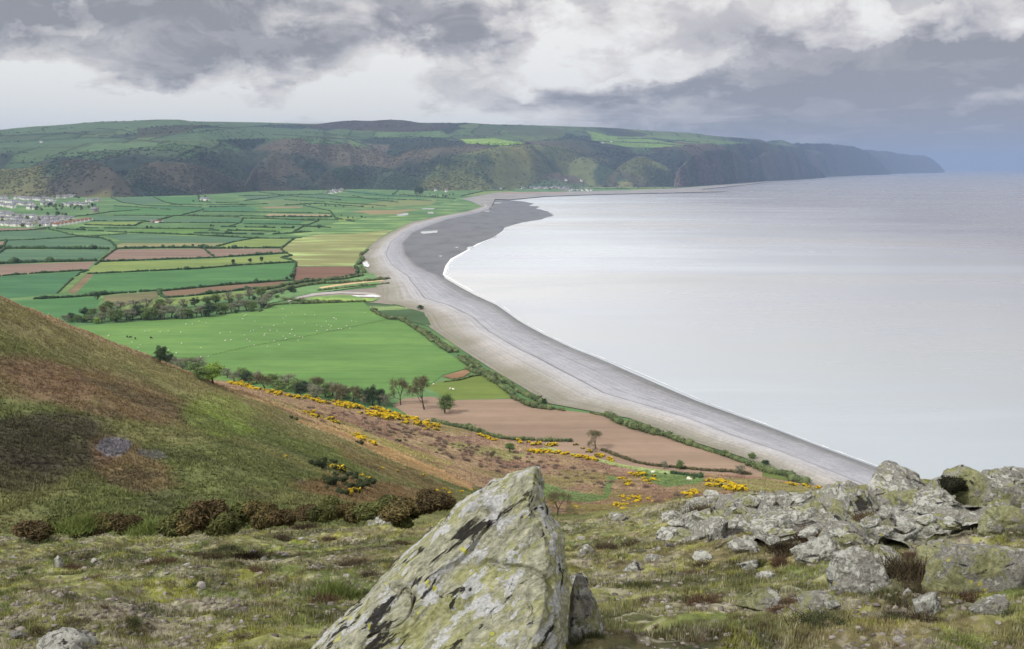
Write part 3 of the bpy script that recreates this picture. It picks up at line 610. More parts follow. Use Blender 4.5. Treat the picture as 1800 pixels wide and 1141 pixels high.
def pick(X, Y, Z, Tm, N, lo, hi, dens, colf):
    global CC_
    CC_ = colf; return pick_(X, Y, Z, Tm, N, lo, hi, dens, colf)
def pick_(X, Y, Z, Tm, N, lo, hi, dens, colf):
    r, c = X.shape; i = RNG.uniform(0, r-2, N*3); j = RNG.uniform(0, c-2, N*3)
    ii, jj = i.astype(int), j.astype(int); fi, fj = i-ii, j-jj
    def B(A): return (A[ii, jj]*(1-fi)*(1-fj)+A[ii+1, jj]*fi*(1-fj)+A[ii, jj+1]*(1-fi)*fj+A[ii+1, jj+1]*fi*fj)
    x, y, z, t = B(X), B(Y), B(Z), B(Tm)
    ok = (t > lo) & (t < hi) & (RNG.uniform(0, 1, N*3) < dens(x, y)); k = np.where(ok)[0][:N]
    return np.stack([x, y, z], -1)[k], np.concatenate([CC_[ii, jj]])[k]
cl = lambda x, y: np.clip((fbm(P3(x/300., y/300.), 4, 55)-.34)*4.5, .05, 1)
scol = []
p, d = pick(X, Y, Z, Tm, 15000, 1.03, 2.03, cl, col); pos.append(p); scol.append(d); rad.append(RNG.uniform(5, 10.5, len(p)))
for (x_, y_, z_, t_, w_, c_) in WOODPTS:
    p, d = pick(x_, y_, z_, t_, 2000, 1.02, 2.2, cl, c_); pos.append(p); scol.append(d); rad.append(RNG.uniform(4.5, 9.5, len(p)))
p, d = pick(X, Y, Z, Tm, 3500, 2.03, 4., lambda x, y: (sstep(.56, .60, fbm(P3(x/800, y/1200), 4, 91))+.02), col); pos.append(p); scol.append(d); rad.append(RNG.uniform(5, 10, len(p)))
pos = np.concatenate(pos); rad = np.concatenate(rad)
q = fbm(pos/np.array([600., 600., 1e9]), 3, 66)[:, None]; scol = np.concatenate(scol); rr = RNG.uniform(0, 1, (len(pos), 1))
cc = lin((72, 78, 56))*(1-q)+lin((108, 104, 70))*q; cc = np.where(rr > .86, lin((104, 122, 62)), cc); cc = np.where(rr < .22, lin((58, 64, 52)), cc)
v, f, c = blobs(pos+np.array([0, 0, 3.]), rad, cc*.55)
leafm = vmat("canopy_far", .05, .2, 0)
cc = scol*(.55+.75*RNG.uniform(0, 1, (len(pos), 1))); v, f, c = blobs(pos+np.array([0, 0, 1.5]), rad*.85, cc)
o = ob('woodland', mesh('woodland', v, f, leafm, col=c, smooth=False)); tag(o, kind='stuff')
# ------------------------------------------------------------------ the near hill, the combe and the heath slope down to the plain
LIP_PX = [(-300, 975, 26), (0, 948, 25), (200, 945, 25), (400, 938, 25), (560, 930, 25), (700, 918, 25), (800, 915, 25), (1000, 912, 24), (1080, 905, 23), (1150, 893, 22), (1230, 882, 20), (1300, 882, 19), (1400, 880, 18), (1500, 876, 17), (1600, 870, 16), (1720, 866, 15), (1800, 872, 15), (2100, 890, 15)]
M0 = [(x, y+25, Y-2.5) for x, y, Y in LIP_PX]
M0b = [(x, y+22, Y+3) for x, y, Y in LIP_PX]
M1 = [(-300, 1040, 60), (0, 1010, 60), (400, 1000, 60), (700, 1000, 62), (850, 990, 70), (1000, 975, 90), (1200, 960, 90), (1500, 960, 80), (2100, 1010, 80)]
M2 = [(-300, 950, 92), (0, 945, 95), (400, 940, 95), (600, 925, 100), (800, 925, 130), (900, 920, 160), (1000, 915, 175), (1200, 905, 200), (1500, 905, 200), (2100, 1000, 200)]
M3 = [(-300, 720, 135), (0, 748, 140), (200, 775, 146), (400, 806, 152), (600, 850, 165), (750, 880, 190), (900, 893, 220), (1000, 893, 240), (1200, 882, 260), (1500, 890, 250), (2100, 990, 240)]
M4 = [(-300, 420, 190), (-100, 484, 205), (0, 523, 220), (60, 549, 228), (140, 584, 238), (280, 641, 252), (340, 662, 258), (400, 684, 264), (460, 703, 268), (520, 731, 272), (600, 763, 276), (680, 797, 280), (760, 829, 288), (830, 855, 296), (900, 868, 302), (1000, 872, 310), (1100, 868, 315), (1200, 865, 315), (1340, 866, 300), (1500, 885, 290), (2100, 980, 270)]
M5 = [(-300, 520, 260), (-100, 560, 270), (0, 580, 280), (140, 625, 290), (280, 661, 300), (340, 676, 305), (400, 689, 308), (460, 704, 312), (520, 726, 318), (600, 752, 322), (680, 781, 326), (760, 812, 332), (830, 836, 338), (900, 848, 345), (1000, 850, 360), (1100, 850, 365), (1200, 852, 362), (1340, 855, 350), (1500, 875, 330), (2100, 970, 300)]
M6 = [(-300, 560, 300), (-100, 590, 330), (0, 610, 360), (140, 640, 380), (280, 664, 400), (340, 672, 420), (400, 680, 430), (460, 690, 435), (520, 706, 440), (600, 728, 440), (680, 750, 440), (760, 774, 436), (830, 794, 432), (900, 810, 430), (1000, 824, 425), (1100, 836, 415), (1200, 841, 408), (1340, 847, 395), (1440, 862, 372), (1600, 890, 350), (2100, 985, 320)]
FOOTM = [(-300, 600), (-100, 615), (0, 628), (140, 645), (280, 660), (340, 664), (400, 670), (460, 681), (520, 693), (600, 709), (680, 724), (760, 742), (830, 757), (900, 771), (960, 784), (1000, 795), (1060, 808), (1100, 818), (1160, 826), (1240, 831), (1340, 839), (1440, 853), (1600, 884), (2100, 990)]
M7 = [Yz(x, y, 3.3) for x, y in FOOTM]
M8 = [Yz(x, y-4, -3.) for x, y in FOOTM]
a0 = PY(-290, 600, 100); a1 = PY(2090, 900, 100)
a_m = np.linspace(a0[0]/a0[1], a1[0]/a1[1], 900)
X, Y, Z, T = loft([M0, M0b, M1, M2, M3, M4, M5, M6, M7, M8], a_m, [4, 12, 14, 70, 90, 26, 60, 46, 3], 15)
Tm = np.broadcast_to(T[:, None], X.shape)
amp = sstep(0, 1.5, Tm)*(1-sstep(7.5, 8., Tm))
Z = Z+amp*((fbm(P3(X/26., Y/26.), 4, 201)-.5)*3.2+(fbm(P3(X/3.2, Y/3.2), 3, 203)-.5)*.8) + amp*(ridged(P3(X/60., Y/60.), 3, 207)-.6)*1.2
pxv, pyv = proj(np.stack([X, Y, Z], -1))
n1 = fbm(P3(X/9., Y/9.), 5, 301)[..., None]; n2 = fbm(P3(X/22., Y/22.), 4, 305)[..., None]; n3 = fbm(P3(X/1.6, Y/1.6), 3, 309)[..., None]
GRN, BRK_, DK, TAN, OLV, HTH = lin((98, 105, 64)), lin((120, 96, 77)), lin((62, 58, 48)), lin((164, 142, 108)), lin((116, 114, 76)), lin((140, 116, 98))
def paintm(col, m, c): return col*(1-m)+np.asarray(c)*m
jx = ((n1[..., 0]-.5)*60); jy = ((n2[..., 0]-.5)*50)
ex, ey = pxv+jx, pyv+jy*.6
col = np.broadcast_to(GRN, X.shape+(3,)).copy(); col = paintm(col, sstep(.45, .62, n2)*.6, OLV)
def E(cx, cy, rx, ry, rot=0, s=1.): return (sstep(.35, .75, ell(ex, ey, cx, cy, rx, ry, rot))*s)[..., None]
HILL = (Tm < 5.4)
col = paintm(col, E(170, 690, 190, 46, 14, .66), BRK_); col = paintm(col, E(60, 665, 120, 40, 8, .5), BRK_)
col = paintm(col, E(80, 780, 130, 60, 5, .85), DK*1.1); col = paintm(col, E(20, 830, 100, 40, 5, .7), DK*1.3)
col = paintm(col, E(230, 820, 80, 40, 20, .6), BRK_); col = paintm(col, E(560, 760, 120, 60, 25, .45), lin((92, 104, 54)))
col = paintm(col, E(390, 730, 60, 45, 10, .7), lin((118, 136, 66))); col = paintm(col, E(640, 870, 140, 24, 8, .75), lin((116, 92, 68)))
col = paintm(col, E(690, 830, 120, 16, 22, .5), lin((120, 96, 70)))
col = paintm(col, sstep(.58, .68, n1)*  .35*HILL[..., None], DK)
# dry crest of the hill
cr = (sstep(4.45, 4.78, Tm+ (n1[..., 0]-.5)*.5)*HILL)[..., None]
col = paintm(col, cr*.6*(1-sstep(560, 760, pxv)[..., None]), lin((140, 130, 92)))
# scree patch
col = paintm(col, (sstep(.45, .7, ell(pxv+jx*.15, pyv+jy*.15, 200, 787, 34, 17, -8)))[..., None], lin((110, 108, 112)))
col = paintm(col, (sstep(.5, .7, ell(pxv+jx*.3, pyv+jy*.2, 270, 800, 30, 6, 10))*.7)[..., None], lin((112, 112, 110)))
# heath slope beyond
hb = sstep(4.9, 5.1, Tm)[..., None]
heath = HTH*(1-sstep(.40, .6, n2))+lin((152, 132, 104))*sstep(.40, .6, n2)
heath = paintm(heath, sstep(.54, .64, n1)*.6, lin((122, 98, 84)))
heath = paintm(heath, sstep(.55, .68, fbm(P3(X/40., Y/40.), 4, 333)[..., None])*.7, lin((128, 122, 80)))
right_n = sstep(900, 1010, pxv)[..., None]*sstep(3., 3.4, Tm)[..., None]
hb = np.maximum(hb, right_n)
col = paintm(col, hb, heath)
def polym(poly, j=.35): return (inpoly(pxv+jx*j*.4, pyv+jy*j*.2, poly))[..., None]*1.
HG = lin((118, 142, 88))*.75
for q, c, s in [([(948, 846), (1000, 862), (1058, 872), (1064, 858), (1075, 848), (1068, 878), (1040, 884), (985, 880), (945, 872)], HG, .9), ([(1068, 838), (1085, 838), (1075, 852), (1066, 872), (1058, 876), (1062, 852)], HG, .9),
   ([(1110, 822), (1150, 822), (1200, 834), (1240, 842), (1230, 850), (1170, 856), (1135, 846)], HG, .95), ([(930, 792), (985, 783), (1012, 786), (1050, 800), (1120, 818), (1180, 829), (1180, 833), (1100, 823), (1040, 808), (990, 792), (950, 797)], lin((150, 168, 110)), .9),
   ([(980, 776), (1020, 782), (1070, 800), (1110, 815), (1100, 818), (1040, 800), (990, 786)], lin((120, 132, 80)), .7), ([(800, 775), (880, 790), (930, 800), (900, 812), (840, 800), (780, 782)], lin((134, 136, 84)), .7),
   ([(520, 735), (600, 756), (690, 790), (830, 852), (830, 862), (680, 806), (600, 770), (520, 742)], lin((176, 146, 108)), .7), ([(600, 745), (700, 780), (800, 815), (790, 820), (690, 792), (600, 757)], lin((154, 146, 92)), .6),
   ([(1240, 842), (1340, 842), (1440, 856), (1400, 868), (1280, 862)], lin((132, 132, 86)), .7), ([(1000, 885), (1060, 888), (1200, 880), (1200, 886), (1080, 896), (1000, 905)], lin((120, 116, 70)), .7), ([(400, 680), (520, 722), (640, 760), (630, 764), (520, 728), (400, 686)], lin((170, 146, 108)), .7)]:
    col = paintm(col, polym(q)*s, c)
col = col*(.94+.44*n3)
hm_ = vmat("hillside_turf", .35, .35, .9, .9, 1.2, layers=((.9, .52, .72, tuple(DK), .5), (.25, .56, .7, tuple(lin((112, 124, 62))), .3)))
hillside = ob('hillside', mesh('hillside', np.stack([X, Y, Z], -1).reshape(-1, 3), gridf(*X.shape), hm_, col=col.reshape(-1, 3))); tag(hillside, kind='structure')
MID = (X, Y, Z, Tm, pxv, pyv, col); BV_MID = bvh_of(X, Y, Z)
# ------------------------------------------------------------------ helpers to stand things on the terrain
def hit(px, py, bv=None, z=ZP, st0=75.):
    d = ray(px, py); d = d/np.linalg.norm(d)
    best = None
    for b in ([bv] if bv else [BV_MID, BV_FAR]):
        st = st0/d[1]; r = b.ray_cast(Vector((0, 0, CAM_H))+Vector(d)*st, Vector(d))
        if r[0] is not None and (best is None or r[3]+st < best[1]): best = (r[0], r[3]+st)
    t = (z-CAM_H)/d[2] if d[2] < 0 else 1e9
    if best is None or t < best[1]: return Vector((d[0]*t, d[1]*t, z))
    return best[0]
def ground_z(x, y, bv=None, z=ZP):
    r = (bv or BV_MID).ray_cast(Vector((x, y, 900)), Vector((0, 0, -1)))
    return max(r[0].z, z) if r[0] is not None else z
# foliage materials use vertex colours of the plant itself
leaf = vmat("leaves", .8, .22, 0); 
# light passes through thin leaves and petals
for m_ in (leaf,):
    m_.node_tree.nodes['Principled BSDF'].inputs['Roughness'].default_value = .8
bark = flatmat("bark", lin((84, 72, 62)), 1.2, .3)
def cards(cen, nrm, size, cols, rng, elong=1.):
    """N small triangles pairs (diamonds) with random facing"""
    N = len(cen); t = np.cross(nrm, rng.normal(size=(N, 3))); t /= np.linalg.norm(t, axis=1)[:, None]+1e-9
    b = np.cross(nrm, t); s = size[:, None]
    v = np.stack([cen-t*s*elong, cen+b*s*.6, cen+t*s*elong, cen-b*s*.6], 1).reshape(-1, 3)
    f = np.arange(N*4).reshape(N, 4); return v, f, np.repeat(cols, 4, 0)
def unit(v): return v/(np.linalg.norm(v, axis=-1, keepdims=True)+1e-9)
def clump_crown(centres, radii, n_per, leaf_s, c_lo, c_hi, rng, squash=.8, fill=.55, elong=1.):
    P_, N_, C_ = [], [], []
    for c, r in zip(centres, radii):
        k = int(n_per); d = unit(rng.normal(size=(k, 3))); q = rng.uniform(fill, 1.05, (k, 1))
        p = d*q*r*np.array([1, 1, squash])+np.asarray(c); m = p[:, 2] > .02
        t = rng.uniform(0, 1, (k, 1))*.6+.4*rng.uniform(0, 1)
        P_.append(p[m]); N_.append(unit(d+rng.normal(size=(k, 3))*.7)[m]); C_.append((c_lo*(1-t)+c_hi*t)[m])
    p = np.concatenate(P_); return cards(p, np.concatenate(N_), leaf_s*rng.uniform(.6, 1.3, len(p)), np.concatenate(C_), rng, elong)
def tubes(segs, sides=5):
    """segs: list of (p0, p1, r0, r1)"""
    V, F = [], []; o = 0
    for p0, p1, r0, r1 in segs:
        p0, p1 = np.asarray(p0, float), np.asarray(p1, float); d = unit(p1-p0); a = unit(np.cross(d, [0.3, .9, .2])); b = np.cross(d, a)
        th = np.arange(sides)*2*PI/sides; ring = np.cos(th)[:, None]*a+np.sin(th)[:, None]*b
        V += [p0+ring*r0, p1+ring*r1]
        for i in range(sides):
            j = (i+1) % sides; F.append([o+i, o+j, o+sides+j, o+sides+i])
        o += 2*sides
    return np.concatenate(V), np.array(F)
def grow(p, d, L, r, lev, rng, segs, tips, spread=.6, up=.15, kids=(3, 4), shrink=.72):
    q = np.asarray(p, float); dd = np.asarray(d, float); n_ = 3 if lev > 1 else 2
    for i in range(n_):
        dd = unit(dd+rng.normal(size=3)*.13+np.array([0, 0, up*.3])); q2 = q+dd*L/n_
        r2 = r*(.86 if lev else .6); segs.append((q, q2, r, r2, lev)); q, r = q2, r2
        if lev > 0 and i >= 1 and rng.uniform() < .5:
            s = unit(dd+unit(rng.normal(size=3))*spread*1.3); grow(q, s, L*shrink*.8, r*.55, lev-1, rng, segs, tips, spread, up, kids, shrink)
    if lev == 0: tips.append((q, dd)); return
    for i in range(rng.integers(*kids, endpoint=True)):
        s = unit(np.cross(dd, rng.normal(size=3))); s = unit(dd+s*spread*rng.uniform(.7, 1.3)+np.array([0, 0, up]))
        grow(q, s, L*shrink*rng.uniform(.8, 1.1), r*.66, lev-1, rng, segs, tips, spread, up, kids, shrink)
def tree(kind, H, seed):
    """returns a root Empty > trunk, crown; built once, then copied"""
    rng = np.random.default_rng(seed); segs, tips = [], []
    lev = 4 if kind == 'bare' else 3
    th = .12*H if kind != 'bare' else .2*H
    grow((0, 0, 0), (0, 0, 1), th*1.1, .032*H, lev, rng, segs, tips, .62 if kind == 'bare' else .5, .12, (3, 4), .76)
    mx = max(t[0][2] for t in tips); sc = H*.96/mx
    big = [(a*sc, b*sc, r0, r1) for a, b, r0, r1, l in segs if l >= (2 if kind == 'bare' else 1)]
    v, f = tubes(big, 6); root = bpy.data.objects.new('tree', None); COL.objects.link(root); root.empty_display_size = .5
    ob('trunk', mesh('trunk', v, f, bark), root)
    tp = np.array([t[0] for t in tips])*sc; td = np.array([t[1] for t in tips])
    if kind == 'bare':
        sm = [(a*sc, b*sc, r0, max(r1, .02)) for a, b, r0, r1, l in segs if l < 2]; v, f = tubes(sm, 3); c = np.tile(lin((92, 78, 66)), (len(v), 1))
        n_ = len(tp)*9; i = rng.integers(0, len(tp), n_); p = tp[i]+rng.normal(size=(n_, 3))*.035*H
        t = unit(td[i]+rng.normal(size=(n_, 3))*.8); s = np.cross(t, rng.normal(size=(n_, 3))); s = unit(s)
        L = rng.uniform(.03, .07, (n_, 1))*H; w = .012*H/2
        tv = np.stack([p-s*w, p+s*w, p+t*L], 1).reshape(-1, 3); tf = np.arange(n_*3).reshape(-1, 3)
        mixc = rng.uniform(0, 1, (n_, 1)); tc = np.repeat(lin((100, 86, 72))*(1-mixc)+lin((112, 118, 76))*mixc, 3, 0)
        F = [list(q) for q in f]+[list(q+len(v)) for q in tf]
        me = mesh('crown', np.concatenate([v, tv]), F, leaf, col=np.concatenate([c, tc]), smooth=False)
    else:
        lo, hi = {'leafy': ((70, 92, 58), (132, 152, 92)), 'grey': ((94, 98, 84), (150, 150, 126)), 'dark': ((46, 62, 48), (84, 102, 72)), 'lime': ((104, 136, 62), (162, 186, 92))}[kind]
        nc = 44; dd = unit(rng.normal(size=(nc, 3))); q = rng.uniform(.25, 1., (nc, 1))**.6
        cen = dd*q*np.array([.30, .30, .36])*H*rng.uniform(.8, 1.15, (nc, 1))+np.array([rng.normal()*.03*H, 0, .52*H]); cen[:, 2] = np.maximum(cen[:, 2], .12*H); rad = rng.uniform(.09, .16, nc)*H
        if kind == 'grey': npr, ls = 105, .013*H
        else: npr, ls = 120, .019*H
        v, f, c = clump_crown(cen, rad, npr, ls, lin(lo), lin(hi), rng, .8, .3)
        me = mesh('crown', v, f, leaf, col=c, smooth=False)
    ob('crown', me, root); return root
PROTO = {}
def proto(kind, k):
    key = (kind, k)
    if key not in PROTO: PROTO[key] = [tree(kind, 10., 500+hash(kind) % 1+sum(map(ord, kind))*7+k), False]
    return PROTO[key]
def put_tree(kind, px, py, H, label, group=None, name='tree', cat='tree', k=None, wide=1., loc=None, st=0):
    k = random.randrange(3) if k is None else k
    pr = proto(kind, k)
    if not pr[1]: r = pr[0]; pr[1] = True
    else: r = copy_tree(pr[0])
    r.name = name; r.location = loc if loc is not None else hit(px, py, st0=75. if (py > 790 or st) else 300.)
    r.location.z -= .15; s = H/10.; r.scale = (s*wide, s*wide, s); r.rotation_euler = (0, 0, random.uniform(0, 6.28))
    for q in ('group',):
        if q in r: del r[q]
    tag(r, label, cat, group); return r
# ------------------------------------------------------------------ hedges: a continuous ribbon of leafy lumps along a traced line
hedm = vmat("hedge_leaves", .25, .25, 0)
def hedge(px, label, w=3.5, h=3.5, step=None, tone=0, seed=None, lumps=1, z=ZP, cardn=0, name='hedge', cat='hedge', group='hedges between the fields'):
    rng = np.random.default_rng(len(label)*13+int(px[0][0])+int(px[0][1]*7))
    pts = np.array([tuple(hit(x, y, z=z, st0=300.)) for x, y in px]); d = np.linalg.norm(pts[len(pts)//2][:2])
    if cardn == 0: w, h = max(w*.75, d*.0006), max(h*.8, d*.0008)
    wp = resamp_world(pts, step or w*.55); n_ = len(wp)
    wp = wp+np.stack([(fbm(wp/14., 2, 3)-.5)*w*.9, (fbm(wp/14.+9, 2, 4)-.5)*w*.9, np.zeros(n_)], -1)
    hh = h*(.45+.9*fbm(wp/np.array([22., 22., 1e9]), 4, 5))*np.where(fbm(wp/9., 2, 8) > .66, 1.5, 1)
    keep = fbm(wp/np.array([40., 40., 1e9])+5, 2, 12) > .22; wp, hh = wp[keep], hh[keep]
    gap = rng.uniform(0, 1, len(wp)) > .04; wp, hh = wp[gap], hh[gap]
    lo, hi = [((52, 74, 54), (78, 100, 66)), ((74, 88, 62), (122, 134, 90)), ((74, 70, 54), (108, 104, 72))][tone]
    t = rng.uniform(0, 1, (len(wp), 1)); cols = (lin(lo)*(1-t)+lin(hi)*t)*.85
    c = wp.copy(); c[:, 2] += hh*.35
    v, f, cc = blobs(c, np.maximum(hh*.6, w*.5)*rng.uniform(*((.5, .95) if cardn else (.7, 1.25)), len(wp)), cols, IV1, IF1, .9, .42, rng)
    F = f
    if cardn:
        q = np.repeat(np.arange(len(wp)), int(cardn*1.5)); dd = unit(rng.normal(size=(len(q), 3))); rr = (hh[q]*.62*rng.uniform(.7, 1.3, len(q)))[:, None]
        pc = c[q]+dd*rr*np.array([1.1, 1.1, .95]); t = rng.uniform(0, 1, (len(q), 1)); t[rng.uniform(0, 1, len(q)) > .9] = 1.5
        cv, cf, ccol = cards(pc, unit(dd+rng.normal(size=dd.shape)*.6), rng.uniform(.10, .26, len(q))*(w/4+.4), (lin(lo)*(1-t)+lin(hi)*t), rng)
        Fl = [list(a) for a in f]+[list(a+len(v)) for a in cf]
        me = mesh(name, np.concatenate([v, cv]), Fl, hedm, col=np.concatenate([cc*.8, ccol]), smooth=False)
    else: me = mesh(name, v, F, hedm, col=cc, smooth=False)
    o = ob(name, me); tag(o, label, cat, group); return o
H_ = [
 ([(-20, 438), (11, 437.3), (100, 437.5), (191, 438.2)], 'thick dark hedge above the teal field at the left edge of the plain', 6, 7),
 ([(207, 437.3), (330, 435.8), (370, 437), (497, 436.3)], 'dark hedge along the far edge of the two long red ploughed fields', 5, 6),
 ([(-10, 465), (30, 462.5), (169, 459)], 'dark bushy hedge along the far edge of the left red ploughed field', 6, 7),
 ([(173, 460.6), (375, 453.4), (500, 445.6)], 'hedge between the long red ploughed fields and the lime green strip', 4, 4),
 ([(-10, 486.4), (60, 481), (153, 475.6)], 'hedge along the near edge of the left red ploughed field', 4, 4),
 ([(149, 482), (350, 472.8), (425, 466.4), (521, 461.3)], 'hedge between the lime green strip and the large green field below it', 4, 4.4),
 ([(15, 527.8), (100, 524.5), (167, 520), (210, 516), (275, 511.4), (286, 512), (400, 501.4), (508, 493.5)], 'long dark hedge along the near edge of the large green field', 4.2, 4.4),
 ([(278, 511), (282, 519), (292, 524), (350, 519), (420, 511), (484, 505)], 'hedge curling round the near side of the narrow red strip', 4, 4),
 ([(207, 437), (196, 444), (176, 459), (168, 466)], 'hedge climbing the left end of the long red ploughed field', 3.4, 3.2),
 ([(156, 476), (142, 479.5), (120, 497), (100, 517)], 'hedge beside the diagonal brown strip', 3, 2.6),
 ([(-20, 424), (60, 421.4), (138, 416.6), (222, 411.4)], 'thin hedge between the two teal fields on the left', 4, 3),
 ([(118, 411.6), (150, 417), (178, 418.4), (196, 425.4), (204, 435.5)], 'curved hedge bending down to the lane corner', 4, 4),
 ([(-20, 407.6), (40, 405.6), (80, 403)], 'hedge below the thin red strip near the village', 5, 4),
 ([(75, 400.5), (120, 403.5), (170, 406), (222, 409), (333, 413), (447, 419), (470, 419.5)], 'long hedge running across the plain from the village houses', 5, 4.4),
 ([(85, 403), (105, 407), (120, 412)], 'short hedge below the red roofed terrace', 4, 3),
 ([(11, 422), (8, 430), (8, 438), (-4, 447)], 'hedge round the small red corner field at the left edge', 4, 4),
 ([(359, 437), (366, 445), (377, 452)], 'short hedge splitting the two long red ploughed fields', 3, 3),
 ([(370, 437), (410, 425.6), (448, 419), (497, 419.4), (530, 418.6)], 'hedge round the far side of the lime green corner field', 4, 3.4),
 ([(517, 420), (506, 428), (494, 438), (500, 444), (512, 450), (493, 453.4), (512, 457), (521, 462), (517, 480), (514, 494)], 'winding hedge between the fields and the pale saltings', 3.6, 3.4),
 ([(516, 495.6), (576, 491.3), (625, 484.4), (630, 477), (622, 467)], 'hedge round the near edge of the red ploughed field by the beach', 3.6, 3.6),
 ([(146, 395.6), (232, 397.4)], 'short dark hedge on the near side of a lime strip by the village', 5, 4),
 ([(235, 397.6), (250, 391.5), (273, 389), (303, 380.5), (320, 378.4), (350, 371), (358, 368)], 'diagonal lane hedge running up past the white barn', 5, 4.4),
 ([(200, 379), (330, 380), (420, 382)], 'straight hedge in line with the white barn, farther side', 5, 4),
 ([(160, 388.4), (258, 388.6)], 'short straight hedge left of the white barn', 5, 4),
 ([(280, 392), (350, 391.8), (420, 392.2)], 'straight hedge right of the white barn, nearer side', 5, 4),
 ([(140, 401), (200, 401.4), (310, 402.4), (375, 402.3)], 'long straight hedge in front of the white barn', 5, 4),
 ([(390, 399), (450, 400), (515, 401.2)], 'upper of the three parallel dark hedges in the middle of the plain', 6, 5),
 ([(367, 405), (420, 406), (485, 407.3)], 'middle of the three parallel dark hedges in the middle of the plain', 6, 5),
 ([(342, 410), (400, 411), (463, 412.4)], 'lowest of the three parallel dark hedges in the middle of the plain', 6, 5),
 ([(427, 383.4), (423, 392), (400, 399)], 'cross hedge linking two straight hedges in mid plain', 4, 3.6),
 ([(430, 384), (470, 384.4), (560, 388.5), (530, 400), (515, 410), (480, 412)], 'bent hedge round the green fields in mid plain', 4.5, 4),
 ([(430, 394), (490, 394.6), (545, 395.6)], 'straight hedge just above the three parallel dark hedges', 5, 4),
 ([(465, 381.2), (520, 381.4), (582, 382)], 'dark tufted hedge along the near side of the straw coloured strip', 6, 6),
 ([(330, 378.6), (400, 379.4), (470, 380.4)], 'hedge leading left from the straw coloured strip', 4, 3.6),
 ([(357, 372), (460, 373.2), (580, 375.6)], 'hedge above the straw coloured strip', 5, 4),
 ([(300, 359.8), (360, 359.6), (420, 360.4), (470, 358.6)], 'hedge in the upper plain in front of the white farm', 5, 4),
 ([(195, 347.5), (215, 356.4), (250, 361), (350, 364.4), (440, 362.6)], 'long curved hedge running out from the foot of the wooded hill', 5, 4),
 ([(270, 346.4), (290, 356), (320, 361)], 'hedge slanting down from the foot of the wooded hill', 5, 4),
 ([(351, 345.4), (351, 355), (380, 356.4), (420, 357.4)], 'hedge round the white farm below the hill', 5, 4),
 ([(420, 344.8), (480, 343.4), (565, 342)], 'hedge at the foot of the hill left of the hamlet', 6, 5),
 ([(455, 338), (520, 345.6), (600, 352)], 'hedge slanting from the hill foot past the hamlet', 5, 4),
 ([(430, 353), (465, 349), (500, 344)], 'short slanting hedge left of the hamlet', 5, 4),
 ([(500, 361), (560, 358.4), (640, 364)], 'wavy hedge below the olive field', 6, 5),
 ([(533, 361.4), (580, 371), (590, 384), (622, 390)], 'winding hedge running towards the beach from the upper plain', 5, 4),
 ([(200, 362.4), (250, 365), (300, 368.6)], 'thin hedge in the upper plain beside the village', 5, 4),
 ([(90, 385), (150, 379), (200, 372.4), (245, 369)], 'hedge running up the plain from between the two villages', 5, 4),
 ([(540, 385.6), (580, 386), (622, 387.6)], 'hedge above the small lime green plot', 5, 4),
 ([(530, 397.6), (580, 400.6)], 'short thick hedge at the edge of the saltings', 7, 5),
 ([(515, 410), (548, 408)], 'short hedge ending in the pale saltings', 5, 4),
 ([(560, 340.6), (600, 346.6), (700, 350.8), (760, 353)], 'long hedge below the hamlet on the far side of the plain', 5, 4),
 ([(604, 336), (680, 344.4), (740, 345.8)], 'hedge right of the hamlet below the hill', 5, 4),
 ([(500, 351), (590, 356), (680, 362.6)], 'hedge through the far fields above the wet meadow', 5, 4),
 ([(690, 341), (760, 347), (800, 350)], 'dark hedge by the far grove at the hill foot', 7, 6),
 ([(620, 344), (640, 349), (700, 356)], 'hedge slanting across the far fields right of the hamlet', 5, 4),
 ([(700, 335), (690, 343)], 'short hedge beside the far dark grove', 5, 4),
 ([(810, 345.4), (850, 336.4), (905, 334.4)], 'hedge round the far lime green meadow behind the spit', 5, 4),
 ([(1000, 331.6), (1060, 332), (1110, 331.6), (1190, 331)], 'hedge along the shore meadows at the foot of the far spur', 5, 4)]
for q in H_: hedge(q[0], q[1], q[2], q[3], tone=0)
# nearer hedges, leafy
BG = 'scrubby hedge lines behind the beach'
hedge([(652, 545), (668, 555), (684, 562), (704, 562), (718, 570), (732, 580), (752, 593), (775, 609), (800, 626), (815, 638), (828, 648)], 'scrubby green hedge between the sheep field and the shingle', 5, 3.8, 1.8, 1, cardn=26, group=BG)
hedge([(735, 577), (760, 592), (790, 612), (830, 638), (845, 650), (872, 668)], 'outer line of grey green scrub along the shingle path', 5, 3., 1.8, 1, cardn=26, group=BG)
hedge([(822, 650), (850, 660), (868, 670), (890, 688), (904, 701), (925, 711), (968, 720)], 'broad green hedge bounding the small light green paddock', 5, 3.6, 1.6, 1, cardn=34, group=BG)
hedge([(840, 650), (880, 666), (915, 692), (950, 708)], 'green scrub on the beach side of the paddock hedge', 5, 3., 1.6, 1, cardn=34, group=BG)
hedge([(965, 718), (1000, 724), (1035, 726), (1065, 732)], 'low dark hedge along the top edge of the ploughed field', 2.4, 2., 1.2, 1, cardn=22, group=BG)
hedge([(1064, 732), (1085, 742), (1110, 752), (1140, 760), (1170, 768), (1200, 778)], 'tall bushy hedge between the ploughed field and the beach', 5, 4., 1.4, 1, cardn=46, group=BG)
hedge([(1200, 779), (1235, 790), (1270, 801), (1300, 811), (1320, 818)], 'lower part of the hedge between the ploughed field and the beach', 3.6, 2.8, 1.2, 1, cardn=34, group=BG)
hedge([(1318, 818), (1350, 828), (1385, 837), (1420, 852)], 'bushy hedge at the lower end of the ploughed field', 5.6, 4., 1.2, 1, cardn=44, group=BG)
HG2 = 'hedge lines along the foot of the heath'
hedge([(760, 741), (790, 748), (815, 753), (850, 763), (880, 771)], 'dark hedge between heath and ploughed field below the three trees', 3.4, 2.6, 1.1, 1, cardn=34, group=HG2)
